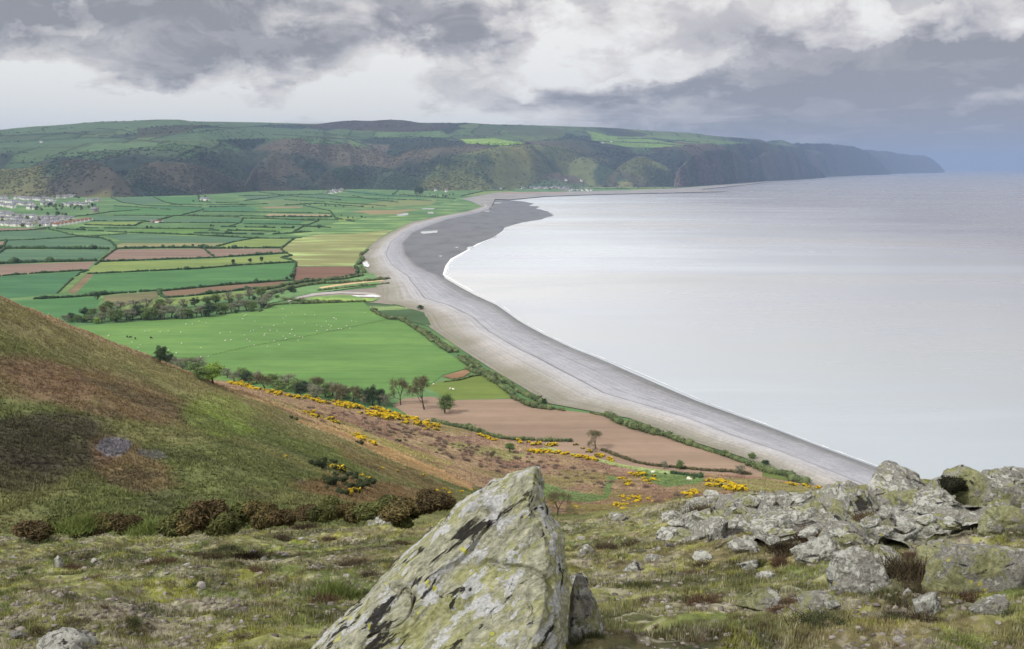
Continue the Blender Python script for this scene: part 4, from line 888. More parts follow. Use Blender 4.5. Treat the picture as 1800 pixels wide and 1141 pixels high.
hedge([(880, 771), (920, 774), (955, 776), (985, 776), (1005, 776)], 'green bushy hedge above the yellow gorse beside the ploughed field', 3.2, 2.4, 1.1, 1, cardn=34, group=HG2)
hedge([(1060, 792), (1090, 804), (1115, 814), (1145, 819), (1180, 822), (1220, 826), (1280, 830), (1320, 834)], 'brown and green hedge along the near edge of the ploughed field', 2.6, 2., 1., 2, cardn=34, group=HG2)
hedge([(1180, 832), (1205, 836), (1232, 840)], 'short dark hedge on the green turf below the ploughed field', 2., 1.8, .8, 0, cardn=40, group=HG2)
hedge([(780, 672), (810, 668), (830, 662), (850, 660)], 'thin hedge between the sheep field and the small paddock', 1.6, 1.4, 1.2, 1, cardn=12, group=BG)
hedge([(640, 531), (600, 532), (550, 534), (500, 535), (480, 537), (457, 548)], 'hedge along the far edge of the sheep field beside the stream', 4, 3., 1.6, 1, cardn=22, group=BG)
hedge([(500, 527), (540, 531), (570, 533), (600, 531)], 'clumpy green scrub on the near bank of the stream', 6, 3.6, 1.8, 1, cardn=22, group=BG)
hedge([(470, 520), (510, 509), (550, 501), (600, 499), (640, 496), (684, 492)], 'dark green scrub along the far bank of the stream', 8, 4.6, 2., 1, cardn=20, group=BG)
hedge([(455, 512), (500, 503), (530, 497), (560, 494), (600, 491), (630, 487)], 'scrub belt behind the sandy track near the red field', 7, 4.2, 2., 1, cardn=20, group=BG)
hedge([(560, 512), (600, 508), (640, 503), (683, 500)], 'low dark scrub between sandy track and estuary mud', 5, 3., 1.8, 1, cardn=20, group=BG)
hedge([(628, 466), (638, 458), (634, 450), (645, 441)], 'grey green scrub beside the small white pond at the beach', 6, 4., 1.8, 1, cardn=20, group=BG)
hedge([(632, 470), (640, 478), (634, 486)], 'grey green scrub on the near side of the small white pond', 6, 3.5, 1.8, 1, cardn=20, group=BG)
# fence line across the sheep field
def fence(px, label):
    pts = np.array([tuple(hit(x, y)) for x, y in px]); wp = resamp_world(pts, 4.); segs = [(p, p+np.array([0, 0, 1.3]), .10, .08) for p in wp]
    v, f = tubes(segs, 4); root = bpy.data.objects.new('fence', None); COL.objects.link(root); root.location = wp[0]
    me = mesh('posts', v-wp[0], f, bark); 
    o = ob('fence_posts', me, root); o['kind'] = 'stuff'
    segs = [(a+np.array([0, 0, z]), b+np.array([0, 0, z]),   .045, .045) for a, b in zip(wp[:-1], wp[1:]) for z in (.5, .95)]
    v, f = tubes(segs, 3); ob('rails', mesh('rails', v-wp[0], f, bark), root); tag(root, label, 'fence')
fence([(374, 625), (440, 610), (518, 596), (594, 581), (683, 562)], 'long low fence crossing the green sheep field')
# ------------------------------------------------------------------ trees
TB = 'trees in the belt on the far edge of the sheep field'
belt = [(118, 566), (128, 564), (140, 566), (150, 568), (163, 567), (178, 566), (196, 564), (206, 566), (222, 562), (236, 562), (250, 560), (262, 562), (276, 560), (290, 561), (304, 559), (318, 560), (330, 558), (344, 558), (356, 556), (368, 555), (382, 553), (396, 552), (408, 550), (420, 548), (434, 547), (446, 545), (456, 541), (466, 536)]
far_row = [(150, 556), (165, 552), (190, 548), (212, 548), (232, 546), (255, 544), (280, 543), (300, 541), (320, 540), (340, 538), (360, 536), (380, 534), (400, 532), (420, 530), (440, 527), (460, 522), (480, 524), (495, 518), (510, 514)]
kinds = ['grey', 'leafy', 'grey', 'grey', 'leafy', 'dark']
lab = {'grey': 'grey budding tree in the tree belt beyond the sheep field', 'leafy': 'green leafy tree in the tree belt beyond the sheep field', 'dark': 'dark green tree in the tree belt beyond the sheep field'}
for i, (x, y) in enumerate(belt+far_row):
    k_ = kinds[(i*5+i//3) % 6]; H = random.uniform(11, 16.5) if 170 < x < 470 else random.uniform(8, 11)
    put_tree(k_, x+random.uniform(-3, 3), y+random.uniform(-1.5, 1.5), H, lab[k_], TB+', '+k_, wide=1.5)
    if i % 2 == 0: put_tree('dark' if i % 4 else 'leafy', x+7, y+1, random.uniform(4.5, 6.5), lab['dark' if i % 4 else 'leafy'], TB+', '+('dark' if i % 4 else 'leafy'), wide=1.6)
put_tree('lime', 186, 558, 14, 'bright yellow green tree standing in the tree belt, the taller one', wide=1.2)
put_tree('lime', 172, 569, 7, 'small lime green bush at the near foot of the tree belt', wide=1.3, name='bush', cat='bush')
put_tree('bare', 184, 563, 15, 'tall bare tree at the left of the tree belt'); put_tree('bare', 272, 560, 16, 'tall bare tree in the middle of the tree belt')
put_tree('dark', 171, 527, 9, 'lone dark tree on the hedge line left of the tree belt', wide=1.2)
# row along the foot of the near hill
RB = 'trees in the row below the sheep field'
row = [(322, 652), (335, 650), (345, 658), (352, 652), (412, 672), (425, 668), (438, 676), (452, 675), (466, 684), (480, 680), (495, 688), (508, 684), (520, 690), (536, 690), (548, 694), (560, 692), (572, 698), (584, 696), (596, 702), (608, 700), (300, 644), (310, 646), (620, 706), (632, 706), (400, 664), (385, 660), (490, 692), (528, 696), (555, 701), (590, 707)]
labr = {'grey': 'grey budding tree in the row between gorse and sheep field', 'leafy': 'green leafy tree in the row between gorse and sheep field', 'dark': 'dark green tree in the row between gorse and sheep field', 'bare': 'bare grey tree in the row between gorse and sheep field'}
for i, (x, y) in enumerate(row):
    k_ = ['grey', 'leafy', 'grey', 'bare', 'dark', 'grey', 'leafy'][(i*3) % 7]; H = random.uniform(8.5, 12.5)
    put_tree(k_, x, y, H, labr[k_], RB+', '+k_, wide=1.5)
put_tree('lime', 374, 674, 7.5, 'big bright green rounded tree at the crest of the near hill', k=1, wide=1.5, st=1)
put_tree('leafy', 354, 668, 5, 'rounded green tree left of the big bright green tree', k=0, wide=1.5, st=1)
put_tree('dark', 281, 638, 5.5, 'small very dark round bush on the crest of the near hill', k=2, wide=1.3, name='bush', cat='bush', st=1)
put_tree('dark', 655, 712, 15, 'big dark ivy covered tree left of the three bare trees', k=0, wide=1.1)
put_tree('dark', 668, 713, 12, 'dark tree just behind the big ivy covered tree', k=1, wide=1.1)
put_tree('grey', 676, 716, 10, 'pale grey leafed tree just left of the three bare trees', k=1, wide=1.1)
put_tree('grey', 640, 712, 9, 'grey twiggy tree at the left of the ivy covered tree', k=2, wide=1.2)
put_tree('bare', 704, 712, 17, 'leftmost of the three bare spreading trees by the ploughed field', k=2, wide=1.)
put_tree('bare', 746, 720, 22, 'middle and tallest of the three bare spreading trees', k=1, wide=.85)
put_tree('leafy', 782, 727, 14, 'rightmost of the three trees, with small green leaves', k=2, wide=1.1)
put_tree('bare', 1047, 789, 10.5, 'lone round bare tree at the near edge of the ploughed field', k=2, wide=1.25)
put_tree('grey', 1302, 835, 6.2, 'rounded grey green bush at the lower end of the ploughed field', k=0, wide=1.4, name='bush', cat='bush')
put_tree('grey', 1168, 824, 4.6, 'brownish bush in the hedge below the ploughed field', k=1, wide=1.2, name='bush', cat='bush')
put_tree('leafy', 1195, 825, 5.6, 'small green tree in the hedge below the ploughed field', k=2, wide=1.1)
put_tree('leafy', 1322, 808, 4.6, 'small green bush in the beach hedge above the bushy lower end', k=1, wide=1.3, name='bush', cat='bush')
put_tree('dark', 1345, 822, 4.5, 'dark green bush at the right end of the ploughed field', k=1, wide=1.6, name='bush', cat='bush')
put_tree('leafy', 897, 795, 5.8, 'round grey green bush on the heath left of the gorse rows', k=1, wide=1.4, name='bush', cat='bush')
put_tree('bare', 863, 808, 4.5, 'small dark bare thorn bush on the heath', k=0, wide=1.1, name='bush', cat='bush')
put_tree('bare', 980, 908, 5.4, 'bare grey thorn bush just right of the tall pointed stone', k=2, wide=1.3, name='bush', cat='bush')
put_tree('leafy', 842, 762, 4.4, 'small green bush on the hedge line above the heath', k=0, wide=1.2, name='bush', cat='bush')
put_tree('dark', 955, 712, 5., 'dark round bush at the right end of the paddock hedge', k=2, wide=1.3, name='bush', cat='bush')
put_tree('leafy', 1275, 560 if False else 803, 4.2, 'light green bush half way down the beach hedge', k=2, wide=1.3, name='bush', cat='bush')
put_tree('dark', 739, 545, 6., 'round dark bush on the salt marsh by the crescent pond', k=1, wide=1.9, name='bush', cat='bush')
# scattered trees on the plain and round the villages
FTG = 'small trees scattered along the far hedges'
for i, (x, y) in enumerate([(371, 399), (375, 398.6), (258, 402), (266, 402), (470, 384), (565, 362), (572, 363), (578, 362), (600, 380), (612, 384), (620, 384), (636, 383), (642, 384), (560, 388), (545, 361), (590, 364), (604, 365), (655, 366), (500, 382), (515, 382), (530, 382), (548, 382), (562, 382), (480, 383), (575, 383), (490, 410), (340, 435), (350, 435), (560, 402), (514, 490), (505, 492), (410, 464), (440, 461), (460, 460)]):
    put_tree('dark', x, y, random.uniform(5, 9), 'small dark tree standing in a far hedge line on the plain', FTG, wide=1.3)
VT = 'trees among the far villages'
vt = [(x, y) for x, y in [(random.uniform(55, 170), random.uniform(361, 371)) for _ in range(46)]]+[(random.uniform(0, 170), random.uniform(335, 350)) for _ in range(36)]+[(random.uniform(0, 130), random.uniform(378, 400)) for _ in range(26)]\
  + [(random.uniform(540, 600), random.uniform(334, 342)) for _ in range(14)]+[(random.uniform(728, 745), random.uniform(336, 344)) for _ in range(12)]+[(random.uniform(745, 800), random.uniform(343, 349)) for _ in range(16)]+[(random.uniform(850, 1000), random.uniform(331, 335)) for _ in range(30)]+[(random.uniform(340, 380), random.uniform(346, 356)) for _ in range(7)]
for i, (x, y) in enumerate(vt):
    k_ = ['dark', 'leafy', 'grey'][i % 3]
    put_tree(k_, x, y, random.uniform(9, 16), {'dark': 'far dark tree', 'leafy': 'far green tree', 'grey': 'far grey tree'}[k_]+' among the houses and fields at the foot of the hills', VT+', '+k_, wide=1.2)
for i in range(10):
    put_tree('dark', random.uniform(731, 742), random.uniform(338, 342), random.uniform(30, 48), 'tall dark conifer in the far grove at the hill foot', 'conifers in the far grove', wide=.7, name='conifer', cat='tree')
# ------------------------------------------------------------------ gorse
def gorse_mesh(seed, yellow, n_=900, spiky=False, brown=False):
    rng = np.random.default_rng(seed); k = 9
    cen = np.stack([rng.uniform(-.55, .55, k), rng.uniform(-.45, .45, k), rng.uniform(.15, .5, k)], -1); rad = rng.uniform(.25, .42, k)
    lo, hi = (lin((48, 56, 34)), lin((92, 98, 52))) if not brown else [(lin((46, 41, 30)), lin((100, 86, 58))), (lin((48, 50, 32)), lin((104, 108, 62))), (lin((46, 44, 32)), lin((116, 104, 66)))][seed % 3]
    v, f, c = clump_crown(cen, rad, n_//k, .045, lo, hi, rng, .95, .45, 2.2 if brown else 1.)
    vs, fs, cs = [v], [f], [c]; o = len(v)
    bv, bf, bc = blobs(cen, rad*.72, np.tile((lo*.8), (k, 1)), IV2, IF2, .95, .12, rng)
    if yellow > 0:
        m = int(n_*yellow); i = rng.integers(0, k, m); d = unit(rng.normal(size=(m, 3))+np.array([0, -.15, .9]))
        patch = vnoise((cen[i]+d*rad[i][:, None])*4.2, seed) > .33
        p = cen[i]+d*(rad[i]*rng.uniform(.93, 1.12, m))[:, None]; p, d = p[patch], d[patch]; t = rng.uniform(0, 1, (len(p), 1))
        y, yf, yc = cards(p, unit(d+rng.normal(size=d.shape)*.5), rng.uniform(.03, .06, len(p)), lin((222, 184, 20))*(1-t)+lin((248, 216, 44))*t, rng)
        vs.append(y); fs.append(yf+o); cs.append(yc); o += len(y)
    F = [list(q) for q in np.concatenate(fs)]+[list(q) for q in bf+o]
    return mesh('gorse_bush', np.concatenate(vs+[bv]), F, leaf, col=np.concatenate(cs+[bc]), smooth=False)
GY = [gorse_mesh(40+i, 1.1) for i in range(4)]; GH = [gorse_mesh(60+i, .35) for i in range(3)]
def gorse(px, py, s, me, label, group, name='gorse_bush', cat='gorse', loc=None, rng=random):
    o = ob(name, me, loc=loc if loc is not None else hit(px, py)); o.location.z -= s*.12
    o.scale = (s*rng.uniform(.8, 1.3), s*rng.uniform(.8, 1.2), s*rng.uniform(.75, 1.1)); o.rotation_euler = (0, 0, rng.uniform(0, 6.28)); tag(o, label, cat, group); return o
def band(upper, lower, n_, s, label, group, me=GY):
    U, L = densify(upper, 200), densify(lower, 200)
    for i in range(n_):
        k = random.randrange(200); t = random.random(); x, y = U[k]*(1-t)+L[k]*t
        gorse(x, y, random.uniform(*s), random.choice(me), label, group)
band([(392, 671), (430, 676), (480, 689), (540, 700), (600, 708), (640, 713)], [(392, 674), (430, 681), (480, 695), (540, 706), (600, 716), (640, 722)], 52, (2., 3.2), 'yellow flowering gorse bush in the long band below the row of trees, left half', 'gorse in the long band, left half')
band([(600, 709), (640, 714), (700, 728), (750, 741), (772, 752)], [(600, 716), (640, 730), (700, 743), (750, 756), (772, 757)], 66, (2.3, 3.8), 'yellow flowering gorse bush in the long band below the three trees', 'gorse in the long band, right half')
band([(840, 764), (870, 774)], [(842, 768), (874, 778)], 7, (1.5, 2.6), 'yellow gorse bush in the short row right of the long band', 'gorse in the short row')
band([(905, 775), (940, 778), (978, 783)], [(905, 779), (940, 783), (978, 787)], 13, (1.6, 2.6), 'yellow gorse bush in the upper row along the hedge below the ploughed field', 'gorse in the upper row')
band([(925, 790), (990, 796), (1050, 809)], [(925, 794), (990, 802), (1050, 811)], 28, (1.7, 2.8), 'yellow gorse bush in the lower row right of the round green bush', 'gorse in the lower row')
band([(1005, 780), (1045, 794), (1075, 808)], [(1010, 786), (1045, 801), (1075, 812)], 15, (1.4, 2.5), 'yellow and green gorse bush by the lone bare tree', 'gorse by the lone tree', GY+GH)
band([(1095, 832), (1125, 828), (1150, 840)], [(1090, 850), (1115, 856), (1150, 850)], 20, (1.5, 2.6), 'yellow gorse bush in the thicket left of the green turf', 'gorse thicket by the turf', GY+GH)
band([(1068, 874), (1110, 872), (1130, 876)], [(1075, 890), (1100, 896), (1120, 884)], 15, (.9, 1.7), 'yellow gorse bush scattered on the brown slope behind the rocks', 'gorse on the brown slope')
band([(1200, 872), (1225, 862)], [(1205, 882), (1240, 880)], 11, (1.2, 2.3), 'yellow gorse bush in the clump left of the rock outcrop', 'gorse clump left of the outcrop')
band([(1240, 846), (1270, 846), (1305, 858)], [(1245, 856), (1275, 862), (1310, 868)], 24, (1.6, 2.7), 'yellow gorse bush in the dense patch behind the rock outcrop', 'gorse patch behind the outcrop')
band([(1375, 846), (1400, 850), (1445, 856)], [(1375, 850), (1400, 856), (1445, 864)], 9, (1.1, 2.), 'yellow gorse bush on the skyline of the rock outcrop by the beach', 'gorse by the beach')
band([(535, 722), (545, 726), (590, 742)], [(530, 726), (560, 737), (600, 748)], 9, (1.2, 2.2), 'yellow gorse bush on the crest of the near hill, upper group', 'gorse on the crest, upper group', GY+GH)
band([(620, 764), (660, 780)], [(625, 770), (662, 786)], 9, (1.3, 2.1), 'yellow gorse bush on the crest of the near hill, lower group', 'gorse on the crest, lower group', GY+GH)
for i, (x, y, s) in enumerate([(672, 824, .9), (699, 829, .8), (744, 836, .8), (762, 822, .9), (768, 864, 1.), (782, 862, 1.1), (790, 867, 1.), (812, 865, 1.), (826, 862, .9), (636, 838, 1.1), (648, 842, 1.), (612, 870, 1.2), (616, 864, 1.), (604, 866, .9), (1140, 878, 1.2), (1148, 883, 1.3), (1170, 880, 1.2), (1175, 884, 1.1), (1120, 892, .9), (1004, 888, 1.), (1014, 892, 1.), (288, 634, .9), (501, 803, .7), (970, 885, 1.), (1082, 886, 1.2), (833, 886, .8)]):
    gorse(x, y, s*.85, GY[i % 4], 'small isolated yellow gorse bush dotted on the hillside', 'isolated gorse bushes')
DG = gorse_mesh(90, 0, 900)
hd = [(x, y) for x, y in [(585, 815), (592, 826), (600, 830), (612, 838), (622, 842), (634, 850), (596, 846), (588, 838), (630, 858), (612, 856), (640, 852), (652, 850), (626, 866), (580, 850), (572, 860), (600, 868), (633, 780), (520, 738), (512, 735), (700, 776), (560, 820)]]
for x, y in hd: gorse(x, y, random.uniform(1.2, 2.6), GH[0] if random.random() < .3 else DG, 'dark green gorse bush without flowers on the near hill', 'dark gorse on the near hill')
# ------------------------------------------------------------------ brush over the slopes: countless tufts of bracken, heather and grass
X, Y, Z, Tm, pxv, pyv, colm = MID
def scatter(N, tlo, thi, cfun=None, mask=None, rng=RNG):
    r, c = X.shape; D = []; 
    i = rng.uniform(0, r-2, N); j = rng.uniform(0, c-2, N); ii, jj = i.astype(int), j.astype(int); fi, fj = i-ii, j-jj
    B = lambda A: (A[ii, jj]*(1-fi)*(1-fj)+A[ii+1, jj]*fi*(1-fj)+A[ii, jj+1]*(1-fi)*fj+A[ii+1, jj+1]*fi*fj)
    x, y, z, t = B(X), B(Y), B(Z), B(Tm); px_, py_ = B(pxv), B(pyv)
    cl_ = colm[ii, jj]; ok = (t > tlo) & (t < thi) & (px_ > -60) & (px_ < 1860)
    if mask is not None: ok &= mask(x, y, px_, py_, t)
    return np.stack([x, y, z], -1)[ok], cl_[ok], px_[ok], py_[ok], t[ok]
def tufts(p, cols, h, w, nb, rng, lean=.5):
    """each tuft: nb narrow triangles"""
    N = len(p); q = np.repeat(p, nb, 0); hh = np.repeat(h, nb)*rng.uniform(.6, 1.2, N*nb); ww = np.repeat(w, nb)
    th = rng.uniform(0, 2*PI, N*nb); off = np.stack([np.cos(th), np.sin(th), np.zeros(N*nb)], -1)*(ww*rng.uniform(.2, 1.6, N*nb))[:, None]
    side = np.stack([-np.sin(th), np.cos(th), np.zeros(N*nb)], -1)*(ww*.35)[:, None]
    tip = q+off*(1+lean*rng.uniform(0, 2, (N*nb, 1)))+np.stack([np.zeros(N*nb)]*2+[hh], -1)
    base = q+off*.6-np.array([0, 0, .03])
    v = np.stack([base-side, base+side, tip], 1).reshape(-1, 3); f = np.arange(N*nb*3).reshape(-1, 3)
    c = np.repeat(np.repeat(cols, nb, 0)*rng.uniform(.75, 1.25, (N*nb, 1)), 3, 0); return v, f, c
turfm = vmat("turf_blades", .5, .1, 0)
p, c, px_, py_, t = scatter(420000, 2.9, 5.2, mask=lambda x, y, a, b, t: (fbm(P3(x/7., y/7.), 3, 401) > .36-.3*0+RNG.uniform(-.22, .05, x.shape)))
p = p[:130000]; c = c[:130000]; nz = fbm(p/np.array([4., 4., 1e9]), 3, 405)[:, None]
sel = nz[:, 0]; c2 = c*(.5+.85*nz)
v, f, cc = tufts(p, c2, (.22+.5*sel**2)*1., .10+.16*sel, 5, RNG)
tag(ob('bracken', mesh('bracken', v, f, turfm, col=cc, smooth=False)), kind='stuff')
p, c, px_, py_, t = scatter(260000, 5., 7.9, mask=lambda x, y, a, b, t: (fbm(P3(x/9., y/9.), 3, 411) > .46+RNG.uniform(-.2, .08, x.shape)))
p = p[:70000]; c = c[:70000]; nz = fbm(p/np.array([6., 6., 1e9]), 3, 415)[:, None]
v, f, cc = tufts(p, c*(.5+.9*nz), .3+.7*nz[:, 0]**2, .2+.25*nz[:, 0], 5, RNG)
tag(ob('bracken', mesh('bracken', v, f, turfm, col=cc, smooth=False)), kind='stuff')
# dead twiggy scrub on the heath
def scrub_mesh(seed, col_):
    rng = np.random.default_rng(seed); n_ = 260; a = unit(rng.normal(size=(n_, 3))+np.array([0, 0, .7])); a[:, 2] = np.abs(a[:, 2]); p0 = rng.normal(size=(n_, 3))*.12*np.array([1, 1, 0])
    L = rng.uniform(.5, 1., (n_, 1)); s = unit(np.cross(a, rng.normal(size=(n_, 3))))*.018
    v = np.stack([p0-s, p0+s, p0+a*L], 1).reshape(-1, 3); v2 = np.stack([p0+a*L*.4-s, p0+a*L*.4+s, p0+a*L*.6+rng.normal(size=(n_, 3))*.3], 1).reshape(-1, 3)
    v = np.concatenate([v, v2]); return mesh('thorn_bush', v, np.arange(len(v)).reshape(-1, 3), leaf, col=np.tile(lin(col_), (len(v), 1)), smooth=False)
SC = [scrub_mesh(1, (124, 104, 94)), scrub_mesh(2, (112, 102, 86)), scrub_mesh(3, (140, 118, 102))]
reg = [((540, 725), (760, 760), 60), ((640, 745), (860, 800), 70), ((760, 780), (940, 840), 60), ((900, 805), (1080, 850), 50), ((1100, 858), (1240, 890), 26)]
for (x0, y0), (x1, y1), n_ in reg:
    for i in range(n_):
        x = random.uniform(x0, x1); y = y0+(y1-y0)*(x-x0)/(x1-x0)+random.uniform(-14, 14)
        s = random.uniform(1., 2.4); o = ob('thorn_bush', random.choice(SC), loc=hit(x, y)); o.scale = (s*1.2, s*1.2, s*.8); o.rotation_euler = (0, 0, random.uniform(0, 6)); tag(o, 'bare brown scrub bush on the bracken heath', 'bush', 'bare scrub on the heath')
# ------------------------------------------------------------------ sheep: one skinned body each, head and legs grown from it
def animal_mesh(name, seg, mat, sub=1):
    """seg: list of (p, radius, parent index); a Skin modifier grows one continuous body"""
    me = bpy.data.meshes.new(name); me.from_pydata([s[0] for s in seg], [(i, s[2]) for i, s in enumerate(seg) if s[2] is not None], [])
    o = bpy.data.objects.new(name, me); COL.objects.link(o); m = o.modifiers.new('s', 'SKIN'); me.skin_vertices[0].data[0].use_root = True
    for i, s in enumerate(seg): me.skin_vertices[0].data[i].radius = (s[1], s[1])
    sb = o.modifiers.new('u', 'SUBSURF'); sb.levels = sub; sb.render_levels = sub
    dg = bpy.context.evaluated_depsgraph_get(); r = bpy.data.meshes.new_from_object(o.evaluated_get(dg)); r.name = name; bpy.data.objects.remove(o)
    r.materials.clear(); r.materials.append(mat); return r
def quad(s, bulk, neck_up, mat, name, legr=.05):
    L = [((0, 0, .62), .30*bulk, None), ((.38, 0, .64), .27*bulk, 0), ((-.38, 0, .64), .25*bulk, 0), ((.60, 0, .70+neck_up*.5), .14*bulk, 1), ((.74, 0, .70+neck_up), .11, 3), ((.92, 0, .62+neck_up), .06, 4), ((-.60, 0, .62), .07, 2), ((-.66, 0, .42), .03, 6)]
    for sx in (.34, -.34):
        for sy in (.13, -.13):
            par = 1 if sx > 0 else 2; b = len(L); bend = .03 if sx > 0 else -.06
            L += [((sx, sy, .42), .10*bulk, par), ((sx+bend, sy, .22), legr, b), ((sx, sy, .02), legr*.9, b+1)]
    for sy in (.10, -.10): L.append(((.70, sy*1.3, .80+neck_up), .025, 4))
    return animal_mesh(name, [((p[0]*s, p[1]*s, p[2]*s), r*s, q) for p, r, q in L], mat)
wool = flatmat("wool", lin((232, 228, 212)), 6., .08); dkhide = flatmat("dark_hide", lin((48, 42, 38)), 5., .15)
SHEEP = [quad(1.15, 1., -.45, wool, 'sheep'), quad(1.15, 1.05, .12, wool, 'sheep')]; COW = quad(2.0, .92, -.05, dkhide, 'cow', .045); DSH = quad(1.1, 1., -.3, dkhide, 'sheep')
def animal(px, py, me, label, cat, group=None, s=1.):
    o = ob(me.name.split('.')[0], me, loc=hit(px, py)+Vector((0, 0, .25)), rot=(0, 0, random.uniform(0, 6.28)), scale=s); tag(o, label, cat, group); return o
zz = [(481, 574), (513, 581), (466, 588), (498, 593), (430, 590), (434, 598), (446, 582), (465, 591), (470, 610), (482, 601), (490, 607), (502, 597), (510, 588), (527, 594), (518, 591), (524, 600), (532, 594), (536, 554), (553, 555), (574, 566), (578, 572), (582, 574), (587, 560), (580, 578), (591, 562), (609, 574), (615, 578), (618, 566), (626, 566), (641, 551), (497, 544), (513, 551), (503, 557), (536, 569), (500, 569), (556, 573), (565, 575), (557, 583), (575, 582), (595, 579), (600, 579), (460, 577), (363, 569),
 (327, 571), (338, 571), (350, 566), (296, 583), (282, 585), (255, 583), (262, 583), (318, 585), (319, 605), (387, 587), (396, 600), (247, 607), (232, 603), (243, 613), (244, 619), (310, 622), (296, 617), (283, 612), (190, 592), (192, 590), (439, 601), (447, 608), (353, 613), (440, 583), (405, 585), (448, 566), (427, 562), (475, 582), (487, 583), (432, 555), (429, 557), (497, 560), (366, 628), (353, 629), (406, 599)]
for i, (x, y) in enumerate(zz): animal(x, y, SHEEP[i % 2], 'white sheep grazing in the big green field', 'sheep', 'sheep in the big green field', random.uniform(.65, 1.))
for x, y in [(224, 594), (229, 595), (238, 597), (266, 596)]: animal(x, y, COW, 'dark cow standing in the left part of the sheep field', 'cow', 'dark cattle in the sheep field')
for x, y, l in [(762, 678, 'white sheep beside the left edge of the small paddock'), (791, 686, 'left sheep of the white pair in the small paddock'), (797, 686.6, 'right sheep of the white pair in the small paddock'), (1147, 833, 'white sheep standing on the turf beside the gorse thicket'), (1209, 845, 'left of two white sheep lying side by side on the green turf'), (1213, 846.5, 'right of two white sheep lying side by side on the green turf')]:
    animal(x, y, SHEEP[1], l, 'sheep', s=1.25)
for x, y, l in [(1169, 835, 'dark sheep standing in the middle of the green turf'), (1220.5, 843.5, 'small black sheep at the right end of the green turf')]: animal(x, y, DSH, l, 'sheep')
# ------------------------------------------------------------------ houses
wallm = [flatmat("limewash", lin((246, 244, 238)), .3, .05), flatmat("cream_render", lin((214, 204, 184)), .3, .06), flatmat("stone_wall", lin((160, 150, 142)), .3, .12)]
roofm = [flatmat("slate_roof", lin((126, 126, 134)), .3, .12), flatmat("tile_roof", lin((124, 92, 80)), .3, .12)]; glass = flatmat("window_glass", lin((52, 60, 70)), .3, .1, rough=.15)
def house_proto(w, d, h, wm, rm, nwin=2, chim=1):
    root = bpy.data.objects.new('house', None); COL.objects.link(root)
    rh = d*.42; hx, hy = w/2, d/2
    V = [(-hx, -hy, -1.5), (hx, -hy, -1.5), (hx, hy, -1.5), (-hx, hy, -1.5), (-hx, -hy, h), (hx, -hy, h), (hx, hy, h), (-hx, hy, h), (-hx, 0, h+rh), (hx, 0, h+rh)]
    F = [[0, 1, 5, 4], [1, 2, 6, 9, 5], [2, 3, 7, 6], [3, 0, 4, 8, 7]]
    ob('wall', mesh('wall', np.array(V, float), F, wallm[wm], smooth=False), root)
    e, t = .4, .22; zs = h-e*rh/hy; V = []
    for s in (-1, 1):
        V += [(-hx-.3, s*(hy+e), zs), (hx+.3, s*(hy+e), zs), (hx+.3, 0, h+rh+.05), (-hx-.3, 0, h+rh+.05), (-hx-.3, s*(hy+e), zs+t), (hx+.3, s*(hy+e), zs+t), (hx+.3, 0, h+rh+t), (-hx-.3, 0, h+rh+t)]
    F = []
    for o_ in (0, 8): F += [[o_+a for a in q] for q in ([0, 1, 2, 3], [4, 5, 6, 7], [0, 1, 5, 4], [1, 2, 6, 5], [3, 0, 4, 7])]
    rf = ob('roof', mesh('roof', np.array(V, float), F, roofm[rm], smooth=False), root)
    for k in range(chim):
        cx = -hx+.8+k*(w-1.6); c = np.array([(x, y, z) for z in (h+rh-.8, h+rh+1.4) for x, y in ((cx-.4, -.4), (cx+.4, -.4), (cx+.4, .4), (cx-.4, .4))], float)
        ob('chimney', mesh('chimney', c, [[0, 1, 5, 4], [1, 2, 6, 5], [2, 3, 7, 6], [3, 0, 4, 7], [4, 5, 6, 7]], wallm[2], smooth=False), rf)
    for k in range(nwin):
        for z in ((1., 3.6) if h > 4.5 else (1.,)):
            x = -hx+w*(k+.5)/nwin; c = np.array([(x-.6, -hy-.04, z), (x+.6, -hy-.04, z), (x+.6, -hy-.04, z+1.3), (x-.6, -hy-.04, z+1.3)], float)
            ob('window', mesh('window', np.concatenate([c, c+np.array([0, .1, 0])]), [[0, 1, 2, 3], [7, 6, 5, 4], [0, 4, 5, 1], [2, 6, 7, 3]], glass, smooth=False), root)
    return root
HP = [house_proto(10, 7, 5.2, 0, 0, 3), house_proto(13, 7.5, 5., 1, 0, 3, 2), house_proto(9, 6.5, 4.8, 0, 0, 2), house_proto(15, 7, 4.6, 0, 0, 4, 2), house_proto(11, 7, 5., 2, 0, 3, 2), house_proto(26, 8, 5., 0, 1, 6, 2)]
used = set()
def house(k, px, py, rz, s, label, group=None, name='house', loc=None):
    if k not in used: r = HP[k]; used.add(k)
    else: r = copy_tree(HP[k])
    p = loc if loc is not None else hit(px, py)
    r.name = name; r.location = p+Vector((0, 0, .5)); r.rotation_euler = (0, 0, rz); r.scale = (s,)*3; tag(r, label, 'house', group)
    return r
rh = random.Random(5)
def lots(n_, fx, fy, s, label, group, ks=(0, 0, 1, 2, 3, 0)):
    for i in range(n_):
        x = fx(); y = fy(x); house(rh.choice(ks), x, y, rh.gauss(.12, .35)+(PI/2 if rh.random() < .18 else 0), s*rh.uniform(.85, 1.2), label, group)
U = rh.uniform
